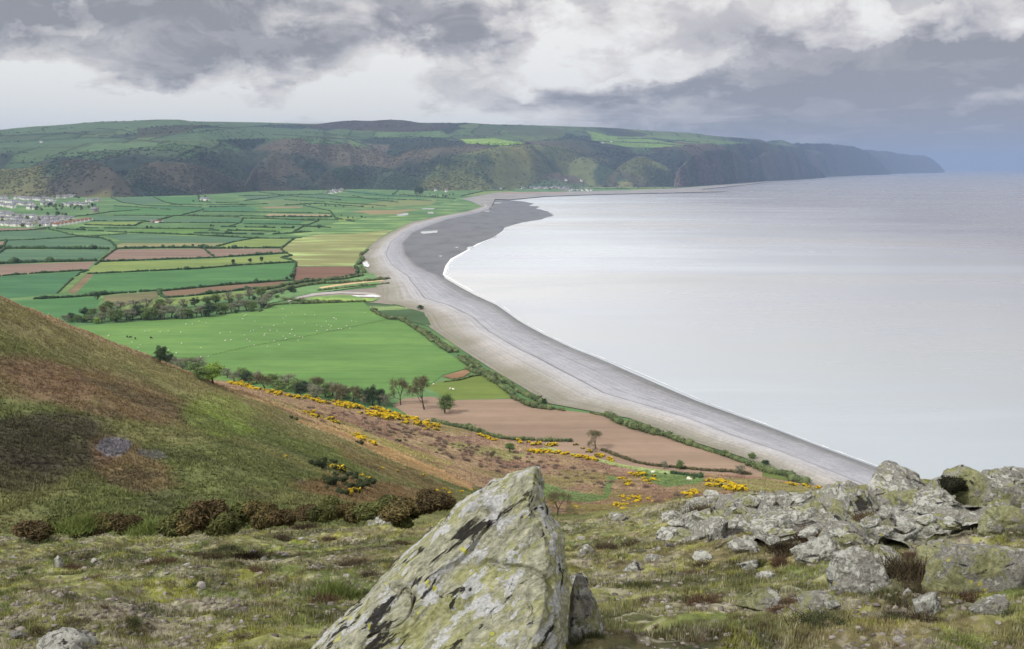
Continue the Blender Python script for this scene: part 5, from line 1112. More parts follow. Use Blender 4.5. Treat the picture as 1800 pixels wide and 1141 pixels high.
# lower village: rows converging on the long terrace
for r0, r1, y0, y1, n_ in [(0, 60, 396, 399, 14), (20, 110, 392, 394, 18), (0, 75, 385.5, 389, 16), (75, 130, 391, 386, 11), (5, 60, 380.5, 383.5, 12), (60, 118, 386.5, 384, 10), (0, 22, 375.6, 378, 7), (70, 98, 398.6, 395.6, 7)]:
    for i in range(n_):
        t = (i+rh.uniform(.1, .9))/n_; house(rh.choice((0, 0, 1, 2, 3, 0)), r0+(r1-r0)*t, y0+(y1-y0)*t+rh.uniform(-.8, .8), rh.gauss(.1, .3), rh.uniform(1.05, 1.4), 'small pale house in the lower village at the left edge of the plain', 'houses of the lower village')
for i in range(9):
    t = i/8; house(5, 99+57*t, 397.6-9.4*t, -.22, .95, 'white terraced house with a red roof in the long slanting row', 'houses of the long slanting terrace')
# upper village
for r0, r1, y0, y1, n_ in [(0, 12, 349.5, 349.5, 5), (28, 72, 350, 352.6, 16), (72, 98, 351, 354, 9), (68, 90, 341.5, 342.5, 6), (103, 131, 349.5, 346, 10), (128, 160, 342.5, 342.5, 11), (160, 184, 341, 339.5, 8), (0, 35, 355, 358, 12), (25, 62, 361, 361, 8), (74, 94, 361, 359, 6), (108, 156, 361.5, 361.5, 9), (150, 175, 355, 354.6, 6), (50, 64, 367, 368, 4), (15, 40, 339, 340, 4), (0, 26, 362, 366, 8)]:
    for i in range(n_):
        t = (i+rh.uniform(.1, .9))/n_; house(rh.choice((0, 0, 1, 2, 3, 0)), r0+(r1-r0)*t, y0+(y1-y0)*t+rh.uniform(-.7, .7), rh.gauss(.1, .35), rh.uniform(1.3, 1.9), 'small pale house in the upper village below the wooded hill', 'houses of the upper village')
house(1, 105, 340, .1, 2.0, 'white house standing apart against dark trees above the upper village'); house(0, 203, 330.5, .3, 1.6, 'white cottage high in the woods right of the upper village')
for i, (x, y) in enumerate([(578, 341), (583, 340.6), (581, 338.6), (588, 338), (591, 339.4), (595, 337.4), (598, 335.6), (601, 334), (594, 332.6), (604, 331.8), (609, 330.8), (576, 329), (590, 336), (599, 338), (586, 336)]):
    house(rh.choice((0, 1, 3)), x, y, rh.gauss(0, .4), 1.5, 'white house of the hamlet at the foot of the wooded hill', 'houses of the hamlet')
for x, y, l in [(638, 329.6, 'long white farmhouse just right of the hamlet'), (646, 329.6, 'white barn beside the long farmhouse'), (660, 327.4, 'small white cottage above the farmhouse'), (349, 339, 'upper white cottage of the farm left of the hamlet'), (357, 352, 'long white farm below the cottage at the hill foot'), (363, 352.6, 'small white outbuilding beside the long farm')]:
    house(3, x, y, .05, 1.7, l, name='farmhouse' if 'farm' in l and 'cottage' not in l else 'house')
house(5, 279, 391.6, -.1, .85, 'long low white barn standing alone among the fields', name='barn'); house(4, 268, 392, -.1, .9, 'dark shed beside the long low white barn', name='shed'); house(4, 167, 373, 0, 2., 'big dark barn right of the upper village', name='barn')
for i in range(44):
    x = rh.uniform(876, 1010); house(rh.choice((0, 1, 4, 2)), x, 332.5-1.6*(x-876)/134+rh.uniform(-1.4, 1.2), rh.gauss(0, .4), rh.uniform(1.1, 1.7), 'tiny pale house of the far harbour village across the bay', 'houses of the harbour village')
for i in range(22):
    x = rh.uniform(985, 1040); house(rh.choice((2, 4, 2)), x, 335.6+rh.uniform(-1.6, .8), rh.gauss(0, .4), rh.uniform(1.1, 1.7), 'tiny red roofed house beside the far harbour', 'red roofed houses by the harbour')
for x, y, l in [(995, 318, 'white villa high in the trees above the harbour village'), (1022, 319, 'second white villa in the trees, right of the first'), (1115, 323.4, 'white house at the foot of the far spur'), (1122, 323.4, 'small white house just right of the one at the foot of the far spur'), (832, 329, 'white house in trees behind the spit'), (816, 330, 'low pale house in trees behind the spit'), (760, 334, 'pale house beside the far dark grove'), (766, 336, 'second pale house beside the far dark grove'), (785, 337.6, 'white house right of the far dark grove'), (73, 251, 'white farm high on the upland fields'), (1075, 250, 'white farm on the lime green upland field'), (1060, 234 + 18, 'small white farm on the upland left of the lime field')]:
    house(0, x, y, .2, 1.9, l)
# ------------------------------------------------------------------ the brow of the hill the photographer stands on
R0 = [(-3000, 1500, 2.2), (900, 1500, 2.2), (4800, 1500, 2.2)]
R1 = [(-1200, 1150, 4.4), (0, 1150, 4.4), (900, 1150, 4.4), (1800, 1150, 4.2), (3000, 1150, 4.2)]
R2 = [(-700, 1045, 8.), (0, 1045, 8.), (600, 1040, 8.), (1100, 1040, 7.6), (1800, 1042, 6.8), (2600, 1042, 6.8)]
R3 = [(-600, 985, 14), (0, 982, 14), (600, 975, 14), (1100, 968, 13.6), (1300, 950, 11.5), (1800, 938, 10.5), (2500, 938, 10.5)]
LIPF = [(x, y+3, Y) for x, y, Y in LIP_PX]
L2 = [(x, y+25, Y+3.2) for x, y, Y in LIP_PX]; L3 = [(x, y+90, Y+9) for x, y, Y in LIP_PX]
a_f = np.linspace(-1.0, 1.0, 1300)
X, Y, Z, T = loft([R0, R1, R2, R3, LIPF, L2, L3], a_f, [60, 150, 150, 150, 30, 10], 25)
Tf = np.broadcast_to(T[:, None], X.shape); am = sstep(.2, 1., Tf)*(1-.6*sstep(4.6, 5.5, Tf))
Z = Z+am*((fbm(P3(X/1.9, Y/1.9), 3, 501)-.5)*.42+(fbm(P3(X/.55, Y/.55), 3, 505)-.5)*.20+(fbm(P3(X/.16, Y/.16), 4, 509)-.5)*.085)
Z = Z+am*sstep(.15, .5, X/np.maximum(Y, 1))*((ridged(P3(X/1.1+Y/2.2, Y/.8), 4, 515)-.62)*.34)
pxf, pyf = proj(np.stack([X, Y, Z], -1))
g1 = fbm(P3(X/.9, Y/.9), 5, 521)[..., None]; g2 = fbm(P3(X/2.6, Y/2.6), 4, 525)[..., None]; g3 = fbm(P3(X/.22, Y/.22), 4, 529)[..., None]; g4 = fbm(P3(X/.5+7, Y/.5), 5, 533)[..., None]
OL, GR, SOIL, HEA, MOSS, GRAV, DRY = lin((120, 120, 78)), lin((98, 106, 64)), lin((98, 82, 70)), lin((66, 68, 50)), lin((128, 128, 58)), lin((138, 130, 122)), lin((148, 140, 98))
col = OL*(1-sstep(.42, .6, g1))+GR*sstep(.42, .6, g1)
col = paintm(col, sstep(.52, .62, g2)*.5, DRY)
soil = sstep(.49, .58, g4*.6+g2*.4+(sstep(1000, 1500, pxf)[..., None])*.04); col = paintm(col, soil*.6, SOIL)
grav = sstep(.54, .60, fbm(P3(X/1.3+20, Y/1.3), 4, 541)[..., None])*sstep(.42, .5, g3); col = paintm(col, grav*.6, GRAV)
heath_m = sstep(.56, .64, fbm(P3(X/1.1+50, Y/.8), 4, 545)[..., None]); col = paintm(col, heath_m*.8, HEA)
col = paintm(col, (sstep(.55, .8, ell(pxf+(g1[..., 0]-.5)*200, pyf+(g4[..., 0]-.5)*40, 330, 1050, 46, 12, 10)))[..., None]*.8, MOSS)
col = paintm(col, sstep(.62, .68, fbm(P3(X/.4+90, Y/.4), 4, 549)[..., None])*.6, MOSS)
g5 = fbm(P3(X/.09, Y/.09), 3, 553)[..., None]; col = paintm(col, sstep(.56, .66, g5)*.55, lin((62, 50, 42))); col = paintm(col, sstep(.60, .68, fbm(P3(X/.07+9, Y/.07), 3, 557)[..., None])*.5, lin((160, 150, 140))); col = col*(.52+1.2*g3)*np.array([1., 1.06, .95])
fgm = vmat("brow_turf", 9., .35, .9, 22., .05, layers=((2.2, .54, .66, tuple(lin((74, 62, 50))), .5), (14., .58, .66, tuple(lin((150, 140, 130))), .35), (5., .55, .7, tuple(lin((104, 112, 62))), .4)))
brow = ob('ground', mesh('ground', np.stack([X, Y, Z], -1).reshape(-1, 3), gridf(*X.shape), fgm, col=col.reshape(-1, 3))); tag(brow, kind='structure')
BV_F = bvh_of(X[::2, ::2], Y[::2, ::2], Z[::2, ::2])
FG = (X, Y, Z, Tf, pxf, pyf, col)
for sg in (-1, 1):
    aa = np.linspace(1., 3.4, 240)*sg; aa = aa[::-1] if sg < 0 else aa
    x_, y_, z_, t_ = loft([R0, R1, R2, R3], aa, [20, 60, 60], 3); tf_ = np.broadcast_to(t_[:, None], x_.shape); am_ = sstep(.2, 1., tf_)
    z_ = z_+am_*((fbm(P3(x_/1.9, y_/1.9), 3, 501)-.5)*.42+(fbm(P3(x_/.55, y_/.55), 3, 505)-.5)*.20); k_ = fbm(P3(x_/.9, y_/.9), 5, 521)[..., None]
    c_ = (OL*(1-sstep(.42, .6, k_))+GR*sstep(.42, .6, k_))*(.52+1.2*fbm(P3(x_/.22, y_/.22), 4, 529)[..., None])
    tag(ob('ground', mesh('ground', np.stack([x_, y_, z_], -1).reshape(-1, 3), gridf(*x_.shape), fgm, col=c_.reshape(-1, 3))), kind='structure')
def fhit(px, py):
    d = ray(px, py); d = d/np.linalg.norm(d); r = BV_F.ray_cast(Vector((0, 0, CAM_H)), Vector(d))
    return r[0] if r[0] is not None else Vector(PY(px, py, 14.))
def fz(x, y):
    r = BV_F.ray_cast(Vector((x, y, 400)), Vector((0, 0, -1))); return r[0].z if r[0] is not None else None
# ------------------------------------------------------------------ lichen covered rock
def rockmat(name, pale, yel, dark, s=1., streak=None, base=(.25, .245, .215), dkx=False):
    m, n, b = newmat(name, .92, .15)
    pos = n.new('ShaderNodeNewGeometry').outputs['Position']
    if streak: pos2 = n.new('ShaderNodeMapping', inp={0: pos, 2: streak[0], 3: streak[1]}).outputs[0]
    else: pos2 = n.vmath('MULTIPLY', pos, (1, 1, 1.6))
    fine = n.noise(pos, 46.*s, 7, .8); mid = n.noise(pos, 13.*s, 9, .74, .5); big = n.noise(pos, 2.6*s, 6, .6, .5)
    col = n.ramp(fine, [(.32, tuple(np.array(base)*.45)), (.5, tuple(base)), (.68, tuple(np.array(base)*1.8))])
    lp = n.ramp(n.math('ADD', n.math('MULTIPLY', mid, .7), n.math('MULTIPLY', big, .3)), [(pale, 0.), (pale+.012, 1.)])
    palec = n.ramp(fine, [(.3, (.36, .37, .33)), (.7, (.64, .65, .59))]); col = n.mix(n.math('MULTIPLY', lp, .9), col, palec)
    ly = n.ramp(n.math('ADD', n.math('MULTIPLY', n.noise(n.vmath('ADD', pos, (7, 3, 1)), 7.*s, 9, .72, .4), .62), n.math('MULTIPLY', n.noise(n.vmath('ADD', pos, (1, 9, 4)), 1.9*s, 3, .5), .38)), [(yel, 0.), (yel+.03, 1.)])
    yc = n.ramp(n.noise(pos, 30.*s, 4, .6), [(.3, (.17, .18, .07)), (.55, (.29, .30, .14)), (.75, (.42, .42, .23))]); col = n.mix(n.math('MULTIPLY', ly, .85), col, yc)
    dk = n.ramp(n.noise(pos2, 5.*s, 8, .66, .8), [(dark, 0.), (dark+.03, 1.)]); dk2 = n.ramp(n.noise(n.vmath('ADD', pos, (3, 3, 3)), 22.*s, 6, .7), [(.60, 0.), (.66, .75)])
    if dkx: dk = n.math('MULTIPLY', dk, n.ramp(n.new('ShaderNodeSeparateXYZ', inp={0: pos}).outputs[0], [(.0, 1.), (.10, .15)]))
    col = n.mix(n.math('MULTIPLY', dk, .92), col, (.030, .028, .026)); col = n.mix(dk2, col, (.07, .065, .055))
    ye = n.ramp(n.noise(n.vmath('ADD', pos, (5, 1, 8)), 13.*s, 3, .5), [(.70, 0.), (.72, .9)]); col = n.mix(ye, col, (.50, .46, .10))
    n.l.new(col, b.inputs['Base Color'])
    h = n.math('ADD', n.math('MULTIPLY', mid, 1.), n.math('ADD', n.math('MULTIPLY', fine, .35), n.math('MULTIPLY', lp, .12)))
    h = n.math('SUBTRACT', h, n.math('MULTIPLY', dk, .25))
    bn = n.new('ShaderNodeBump', inp={'Strength': 1., 'Distance': .05/s, 'Height': h}); n.l.new(bn.outputs[0], b.inputs['Normal'])
    return m
rock_a = rockmat("lichened_rock", .51, .52, .60, .8); rock_b = rockmat("pale_lichened_rock", .48, .56, .62, .9); rock_y = rockmat("yellow_lichened_rock", .53, .48, .62, .8); rock_c = rockmat("bare_stone", .56, .70, .64, 2., base=(.34, .32, .30))
# ------------------------------------------------------------------ the tall pointed stone
LE = [(y, x) for x, y in [(941, 821), (930, 823), (917, 828), (893, 838), (886, 847), (850, 864), (817, 884), (800, 898), (785, 921), (747, 958), (707, 998), (680, 1023), (640, 1067), (617, 1093), (567, 1141), (505, 1200), (420, 1290)]]
RE = [(y, x) for x, y in [(946, 821), (951, 824), (954, 838), (961, 858), (964, 888), (971, 911), (984, 928), (998, 944), (1001, 1000), (999, 1141), (1004, 1290)]]
NS, NT_ = 330, 240
ys_ = np.linspace(822, 1290, NS); le = np.interp(ys_, *zip(*LE)); re_ = np.interp(ys_, *zip(*RE)); sh = np.clip((ys_-822)/60, 0, 1); le = le+6*sh; re_ = re_-4*sh
tt = np.linspace(0, 1, NT_); PXg = le[:, None]*(1-tt)+re_[:, None]*tt; PYg = np.repeat(ys_[:, None], NT_, 1)
tr = np.clip(.70+.18*np.sin((ys_-822)/150.), .5, .9)[:, None]; wid = (re_-le)[:, None]/430.
Yf = 4.30-(PYg-822)/470.*.85 + np.where(tt < tr, (tr-tt)*.34, (tt-tr)*1.0)*wid
edge = np.minimum(tt, 1-tt)[None, :]*(re_-le)[:, None]; Yf = Yf+.10*np.exp(-edge/9.)
Pf = PY(PXg, PYg, Yf)
Pb = Pf+np.array([-.02, .46, -.10])*np.clip(wid*1.6, .12, 1)[..., None]; Pb = Pb[:, ::-1]
side = 14; tS = np.linspace(0, 1, side+2)[1:-1]
rightw = Pf[:, -1:, :]*(1-tS[None, :, None])+Pb[:, :1, :]*tS[None, :, None]; leftw = Pb[:, -1:, :]*(1-tS[None, :, None])+Pf[:, :1, :]*tS[None, :, None]
ring = np.concatenate([Pf, rightw, Pb, leftw], 1); nr = ring.shape[1]
def ring_faces(n_, m_):
    i = np.arange(n_-1)[:, None]*m_; j = np.arange(m_)[None, :]; jn = (j+1) % m_
    return np.stack([i+j, i+m_+j, i+m_+jn, i+jn], -1).reshape(-1, 4)
def norms(G):
    du = np.roll(G, -1, 1)-np.roll(G, 1, 1); dv = np.gradient(G, axis=0); nn = np.cross(du, dv); return unit(nn)
N_ = norms(ring); q = ring
dirS = unit(np.array([.62, .12, .75])); sx1 = q@dirS; ax2 = unit(np.cross(dirS, [0, -1, .3])); sx2 = q@ax2; sx3 = q@unit(np.cross(dirS, ax2))
qq = np.stack([sx1*1.1, sx2*5.5, sx3*5.], -1)
slab = ridged(qq*1.1, 4, 601)-.62
steps = vnoise(np.stack([sx1*.9, sx2*9, sx3*3], -1), 607); steps = np.floor(steps*5+.4*vnoise(q*14, 3))/5.
dsp = slab*.034+(steps-.5)*.026+(fbm(q*13., 5, 611)-.5)*.026+(fbm(q*45., 3, 615)-.5)*.010
crk = sstep(.0, .05, np.abs(vnoise(np.stack([sx1*2.2, sx2*6+1.5*vnoise(q*5, 9), sx3*3], -1), 631)-.5)); dsp = dsp-(1-crk)*.03
fade = np.clip((ys_-822)/30., .25, 1)[:, None]
ring2 = ring + N_*(dsp*fade)[..., None]*-1.
v = ring2.reshape(-1, 3); f = ring_faces(NS, nr); top = v.reshape(NS, nr, 3)[0].mean(0); v = np.concatenate([v, [top]]); cap = np.array([[j, (j+1) % nr, NS*nr] for j in range(nr)])
F = [list(a) for a in f]+[list(a) for a in cap]
stm0 = rockmat("pointed_stone_lichen", .475, .49, .575, 1.5, streak=((0, .86, 0), (.45, 1., 2.6)), base=(.27, .27, .26), dkx=True)
def stone_mat():
    m, n, b = newmat("pointed_stone_lichen", .93, .12); pos = n.new('ShaderNodeNewGeometry').outputs['Position']
    rt = n.new('ShaderNodeMapping', inp={0: pos, 2: (0, .72, 0)}).outputs[0]
    p1 = n.vmath('MULTIPLY', rt, (.62, 1., 1.35)); p2 = n.vmath('MULTIPLY', rt, (.42, 1., 2.0))
    fine = n.noise(pos, 75., 6, .75); fin2 = n.noise(p1, 34., 8, .75, .3)
    a = n.noise(p1, 9., 6, .62, .5); c = n.noise(n.vmath('ADD', p1, (4, 2, 9)), 6.5, 9, .70, .3); big = n.noise(n.vmath('ADD', p1, (1, 7, 2)), 2.2, 4, .5)
    base = n.ramp(fin2, [(.30, (.09, .095, .07)), (.45, (.27, .275, .20)), (.58, (.43, .43, .32)), (.72, (.60, .60, .48))])
    yel = n.ramp(n.math('ADD', n.math('MULTIPLY', c, .6), n.math('MULTIPLY', big, .4)), [(.485, 0.), (.53, .8)])
    yc = n.ramp(fin2, [(.30, (.12, .13, .05)), (.5, (.30, .31, .13)), (.68, (.46, .46, .24))]); col = n.mix(yel, base, yc)
    pale = n.ramp(a, [(.535, 0.), (.552, 1.)]); pc = n.ramp(fine, [(.3, (.24, .25, .26)), (.5, (.48, .49, .49)), (.7, (.68, .69, .69))]); col = n.mix(n.math('MULTIPLY', pale, .92), col, pc)
    sx = n.new('ShaderNodeSeparateXYZ', inp={0: pos}); low = n.ramp(n.math('SUBTRACT', sx.outputs[0], n.math('MULTIPLY', n.math('SUBTRACT', sx.outputs[2], 148.), -.5)), [(.0, 0.), (1., 1.)])
    gx = n.ramp(n.math('ADD', sx.outputs[0], .9), [(.35, .060), (.72, .022), (.95, .0)])
    dk = n.ramp(n.math('ADD', n.noise(p2, 6.5, 9, .66, .5), gx), [(.600, 0.), (.618, 1.)]); col = n.mix(n.math('MULTIPLY', dk, .95), col, (.022, .020, .020))
    sp = n.ramp(n.noise(pos, 55., 4, .6), [(.66, 0.), (.70, .8)]); col = n.mix(sp, col, (.05, .05, .045))
    ye = n.ramp(n.noise(n.vmath('ADD', pos, (5, 1, 8)), 17., 2, .5), [(.70, 0.), (.715, .9)]); col = n.mix(ye, col, (.50, .50, .08))
    n.l.new(col, b.inputs['Base Color'])
    h = n.math('ADD', n.math('MULTIPLY', fin2, 1.), n.math('ADD', n.math('MULTIPLY', fine, .5), n.math('MULTIPLY', pale, .10))); h = n.math('SUBTRACT', h, n.math('MULTIPLY', dk, .35))
    bn = n.new('ShaderNodeBump', inp={'Strength': 1., 'Distance': .022, 'Height': h}); n.l.new(bn.outputs[0], b.inputs['Normal']); return m
stm = stone_mat()
fa = np.array(f); e1 = v[fa[:, 1]]-v[fa[:, 0]]; e2 = v[fa[:, 3]]-v[fa[:, 0]]; nn = np.cross(e1, e2); k = nn.reshape(NS-1, nr, 3)[:, :NT_-2]
if k[..., 1].mean() > 0: F = [a[::-1] for a in F]
st = ob('standing_stone', mesh('standing_stone', v, F, stm)); tag(st, 'tall pointed leaning stone crusted with grey and yellow green lichen, in the middle foreground', 'stone')
# ------------------------------------------------------------------ boulders: cut solids, weathered by noise
def rock_mesh(seed, sub=5, mat=None, cuts=24, flat=.0, name='boulder', rough=1.):
    import bmesh
    rng = np.random.default_rng(seed); bm = bmesh.new(); bmesh.ops.create_icosphere(bm, subdivisions=sub, radius=1.)
    v = np.array([q.co[:] for q in bm.verts]); f = np.array([[l.index for l in q.verts] for q in bm.faces]); bm.free()
    nrm = unit(rng.normal(size=(cuts, 3))); dpl = rng.uniform(.5, .92, cuts); dots = v@nrm.T
    r = np.minimum(1.15, np.min(np.where(dots > .05, dpl/np.maximum(dots, .05), 9), 1)); p = v*r[:, None]
    a = unit(rng.normal(size=3)); s = p@a; qv = p+rng.uniform(0, 50, 3)
    d = (ridged(np.stack([qv@unit(rng.normal(size=3)), s*3.4+10, qv[:, 1]], -1)*1.2, 4, seed)-.62)*.12+(fbm(qv*4, 5, seed+1)-.5)*.11+(fbm(qv*11, 4, seed+2)-.5)*.07
    ck = sstep(0, .045, np.abs(vnoise(np.stack([s*2.6, qv[:, 0]*1.7, qv[:, 2]*1.7], -1), seed+5)-.5)); d = d-(1-ck)*.09
    return mesh(name, p+v*(d*rough)[:, None], f, mat)
RK = {}
for i in range(9): RK['a', i] = rock_mesh(700+i, 5, rock_a)
for i in range(4): RK['b', i] = rock_mesh(740+i, 5, rock_b); RK['y', i] = rock_mesh(760+i, 5, rock_y); RK['c', i] = rock_mesh(780+i, 4, rock_c, 12, name='stone', rough=.7)
def boulder(px, py, w, h, label, kind='a', k=None, depth=1., rz=None, group=None, cat='boulder', tilt=0., sink=.42, name=None, Y=None):
    k = random.randrange(9 if kind == 'a' else 4) if k is None else k
    p = fhit(px, py) if Y is None else Vector(PY(px, py, Y)); d = p.y; W = w*d/FPX; Hh = h*d/FPX
    y2 = p.y+W*.25*depth; zg = fz(p.x, y2) if Y is None else None; zb = p.z if zg is None else min(p.z, zg)
    o = ob(name or ('boulder' if kind != 'c' else 'stone'), RK[kind, k], loc=(p.x, y2, zb+Hh*(.5-sink*.9)))
    o.scale = (W*.56, W*.5*depth, Hh*.5*(1+2*sink)); o.rotation_euler = (random.uniform(-.15, .15), tilt, random.uniform(-.5, .5) if rz is None else rz); tag(o, label, cat, group); return o
def cells2(x, y, s):
    ix, iy = np.floor(x), np.floor(y); b1 = np.full(x.shape, 9.); b2 = b1.copy(); hh = np.zeros(x.shape); lx = hh.copy(); ly = hh.copy(); h2 = hh.copy()
    for dx in (-1, 0, 1):
        for dy in (-1, 0, 1):
            a, c = (ix+dx).astype(np.int64) & 0xffffffff, (iy+dy).astype(np.int64) & 0xffffffff; z0 = np.zeros_like(a)
            cx = ix+dx+_h(a, c, z0, s); cy = iy+dy+_h(a, c, z0, s+1); d = np.hypot(x-cx, y-cy); n1_ = d < b1
            b2 = np.where(n1_, b1, np.minimum(b2, d)); hh = np.where(n1_, _h(a, c, z0, s+2), hh); h2 = np.where(n1_, _h(a, c, z0, s+3), h2); lx = np.where(n1_, x-cx, lx); ly = np.where(n1_, y-cy, ly); b1 = np.where(n1_, d, b1)
    return b2-b1, hh, h2, lx, ly
# the outcrop itself: one broken mass of bedrock the blocks sit in
r0, r1 = 330, X.shape[0]; c0, c1 = 640, X.shape[1]
xs_, ys2, zs_, pf_, qf_ = [A_[r0:r1:1, c0:c1:1] for A_ in (X, Y, Z, pxf, pyf)]
wx = (fbm(P3(xs_*1.4, ys2*1.4), 3, 71)-.5)*.9; wy = (fbm(P3(xs_*1.4, ys2*1.4), 3, 73)-.5)*.9
top_ = np.interp(pf_, [1120, 1250, 1400, 1560, 1700, 1800], [915, 878, 850, 830, 820, 835]); bot = np.interp(pf_, [1120, 1200, 1300, 1400, 1500, 1640, 1720, 1800, 1900], [935, 950, 985, 995, 1010, 1010, 1050, 1060, 1060])
jit = (fbm(P3(xs_*.9, ys2*.9), 4, 75)-.5)*110
mk = sstep(0, 26, bot-qf_+jit*.6)*sstep(1120, 1230, pf_+jit)
e1_, h1_, t1_, l1x, l1y = cells2(xs_*.85+wx, ys2*.62+wy, 81); e2_, h2_, t2_, l2x, l2y = cells2(xs_*2.6+wx*2, ys2*2.1+wy*2, 91)
crag = h1_*.42+(t1_-.5)*l1x*.5+(h1_-.5)*l1y*.5+h2_*.16+(t2_-.5)*l2x*.22-.16*(1-sstep(0, .10, e1_))-.07*(1-sstep(0, .12, e2_))+(fbm(P3(xs_*4, ys2*4, zs_), 4, 95)-.5)*.10
zz2 = zs_-.20+mk*(crag*.72+.03+.05*sstep(1450, 1700, pf_))
tag(ob('rock_outcrop', mesh('rock_outcrop', np.stack([xs_, ys2, zz2], -1).reshape(-1, 3), gridf(*xs_.shape), rock_a)), 'craggy broken mass of lichened bedrock crossing the right side of the foreground', 'rock outcrop')
B = [(1300, 936, 84, 50, 'rounded grey boulder with a flat pale face, left part of the outcrop', 'b', 0), (1368, 948, 92, 52, 'blocky pale grey boulder right of the rounded one in the outcrop', 'b', 1),
 (1270, 893, 58, 40, 'small pointed rock at the left end of the outcrop crest', 'a', 0), (1340, 896, 100, 46, 'long sloping slab of rock on the outcrop crest beside the dark hollow', 'a', 1), (1392, 910, 56, 46, 'rock right of the dark heather hollow on the outcrop', 'a', 2),
 (1396, 872, 56, 34, 'low rock on the outcrop crest against the shingle', 'b', 2), (1430, 880, 50, 34, 'small rock between two larger crest rocks against the shingle', 'a', 3), (1505, 920, 140, 92, 'large rugged crest boulder seen against the lower beach', 'a', 4), (1580, 905, 120, 100, 'high rugged rock on the crest where the beach leaves the picture', 'a', 5),
 (1655, 905, 130, 74, 'broad crest rock left of the dark gorse bush', 'a', 6), (1720, 888, 124, 92, 'topmost rock with a yellow lichen cap against the sea', 'y', 0), (1795, 890, 110, 66, 'crest rock at the right edge of the picture against the sea', 'a', 7),
 (1745, 1040, 240, 165, 'huge slab with yellow green lichen at the right edge of the picture', 'y', 1), (1525, 1037, 132, 88, 'big grey boulder with a dark left face in front of the outcrop', 'b', 3), (1605, 950, 130, 68, 'jumbled pale rock in the middle of the outcrop', 'b', 0), (1500, 957, 112, 58, 'rock with yellow green lichen in the middle of the outcrop', 'y', 2),
 (1447, 985, 88, 50, 'pale flat topped rock left of the big grey boulder', 'b', 1), (1760, 1082, 104, 38, 'flat grey rock under the huge slab', 'a', 8), (1312, 970, 70, 36, 'low pale rock at the near foot of the outcrop', 'b', 2), (1215, 952, 90, 34, 'low ledge of rock in the turf left of the outcrop', 'a', 0), (1178, 946, 56, 24, 'small ledge of rock at the far left of the outcrop', 'b', 3),
 (1182, 914, 52, 26, 'rock at the edge of the drop left of the outcrop', 'a', 1), (1088, 916, 48, 22, 'small rock at the edge of the drop right of the pointed stone', 'a', 2), (1350, 1020, 40, 30, 'pale rock lying in the turf below the outcrop', 'b', 0), (1322, 1004, 34, 24, 'small pale rock just above another in the turf below the outcrop', 'b', 1),
 (1345, 1068, 84, 40, 'flat dark grey rock sheet in the turf', 'a', 3), (1395, 1040, 40, 20, 'small white faced rock beside the flat dark rock sheet', 'b', 2), (1450, 1068, 90, 30, 'flat cracked rock below the big grey boulder', 'a', 4), (1560, 1000, 60, 40, 'rock wedged beside the dark hollow of the outcrop', 'a', 5), (1250, 915, 60, 30, 'low lichened rock on the left slope of the outcrop', 'a', 6),
 (1430, 925, 70, 46, 'mid grey rock behind the pale flat topped rock', 'a', 7), (1560, 940, 70, 50, 'rough rock between the rugged crest boulders', 'a', 8), (1690, 930, 120, 64, 'broad lichened rock above the huge slab', 'a', 0), (1650, 985, 90, 50, 'rock on the left shoulder of the huge slab', 'y', 3), (1780, 935, 120, 60, 'lichened rock above the huge slab at the right edge', 'y', 0),
 (1655, 1010, 50, 46, 'dark sided rock at the left foot of the huge slab', 'a', 1), (1240, 985, 44, 20, 'thin rock flake in the turf at the left foot of the outcrop', 'b', 3), (1150, 985, 46, 18, 'grey rock sliver in the turf right of the pointed stone', 'a', 2), (1115, 1005, 42, 16, 'dark edged rock sliver nearest the pointed stone', 'a', 3), (1480, 1010, 40, 26, 'small rock left of the big grey boulder', 'a', 4)]
for i, (x, y, w, h, l, k_, j) in enumerate(B): boulder(x, y, w*1.06, h*(.84 if y > 945 or y < 840 else .78), l, k_, j, depth=.9 if w < 150 else .7, tilt=random.uniform(-.2, .12))
boulder(1638, 1082, 60, 42, 'triangular pale grey stone standing in dark heather', 'b', 1, tilt=.1)
boulder(1020, 1030, 42, 36, 'angular two toned rock just right of the pointed stone', 'b', 0); boulder(1034, 976, 34, 20, 'small dark pointed rock behind the angular one', 'a', 7)
boulder(1024, 1262, 104, 260, 'dark lichened rock tucked against the right foot of the pointed stone', 'a', 5, Y=4.35, sink=.2)
boulder(112, 1150, 116, 54, 'pale craggy rock breaking the turf at the bottom left corner', 'b', 2, sink=.4); boulder(27, 1122, 36, 14, 'flat grey stone left of the craggy rock at the bottom left', 'a', 6)
boulder(103, 998, 20, 24, 'white upright stone in dark heather near the left edge', 'b', 3, name='stone', cat='stone'); boulder(668, 922, 50, 20, 'low white rounded rock beyond the pointed stone, at the far edge of the turf', 'b', 1)
boulder(556, 966, 10, 14, 'small white upright stone in the turf left of the pointed stone', 'b', 0, name='stone', cat='stone'); boulder(462, 925, 18, 14, 'pale pink stone at the right foot of the big brown gorse', 'b', 2, name='stone', cat='stone')
rq = random.Random(21)
for i in range(64):
    x = rq.uniform(1170, 1680); y = rq.uniform(885, 1000) if x < 1500 else rq.uniform(880, 960)
    if y > 925+(x-1170)*.2+40: continue
    p = fhit(x, y); W = rq.uniform(16, 44)*p.y/FPX; o = ob('broken_rock', RK['b' if i % 3 else 'a', rq.randrange(4)], loc=(p.x, p.y, p.z+W*.28+.12)); o.scale = (W*.62, W*.5, W*rq.uniform(.2, .38)); o.rotation_euler = (rq.uniform(-.3, .5), rq.uniform(-.55, .1), rq.uniform(-.6, .6))
    tag(o, 'broken angular slab lodged in the fractured rock outcrop', 'rock', 'broken slabs of the outcrop')
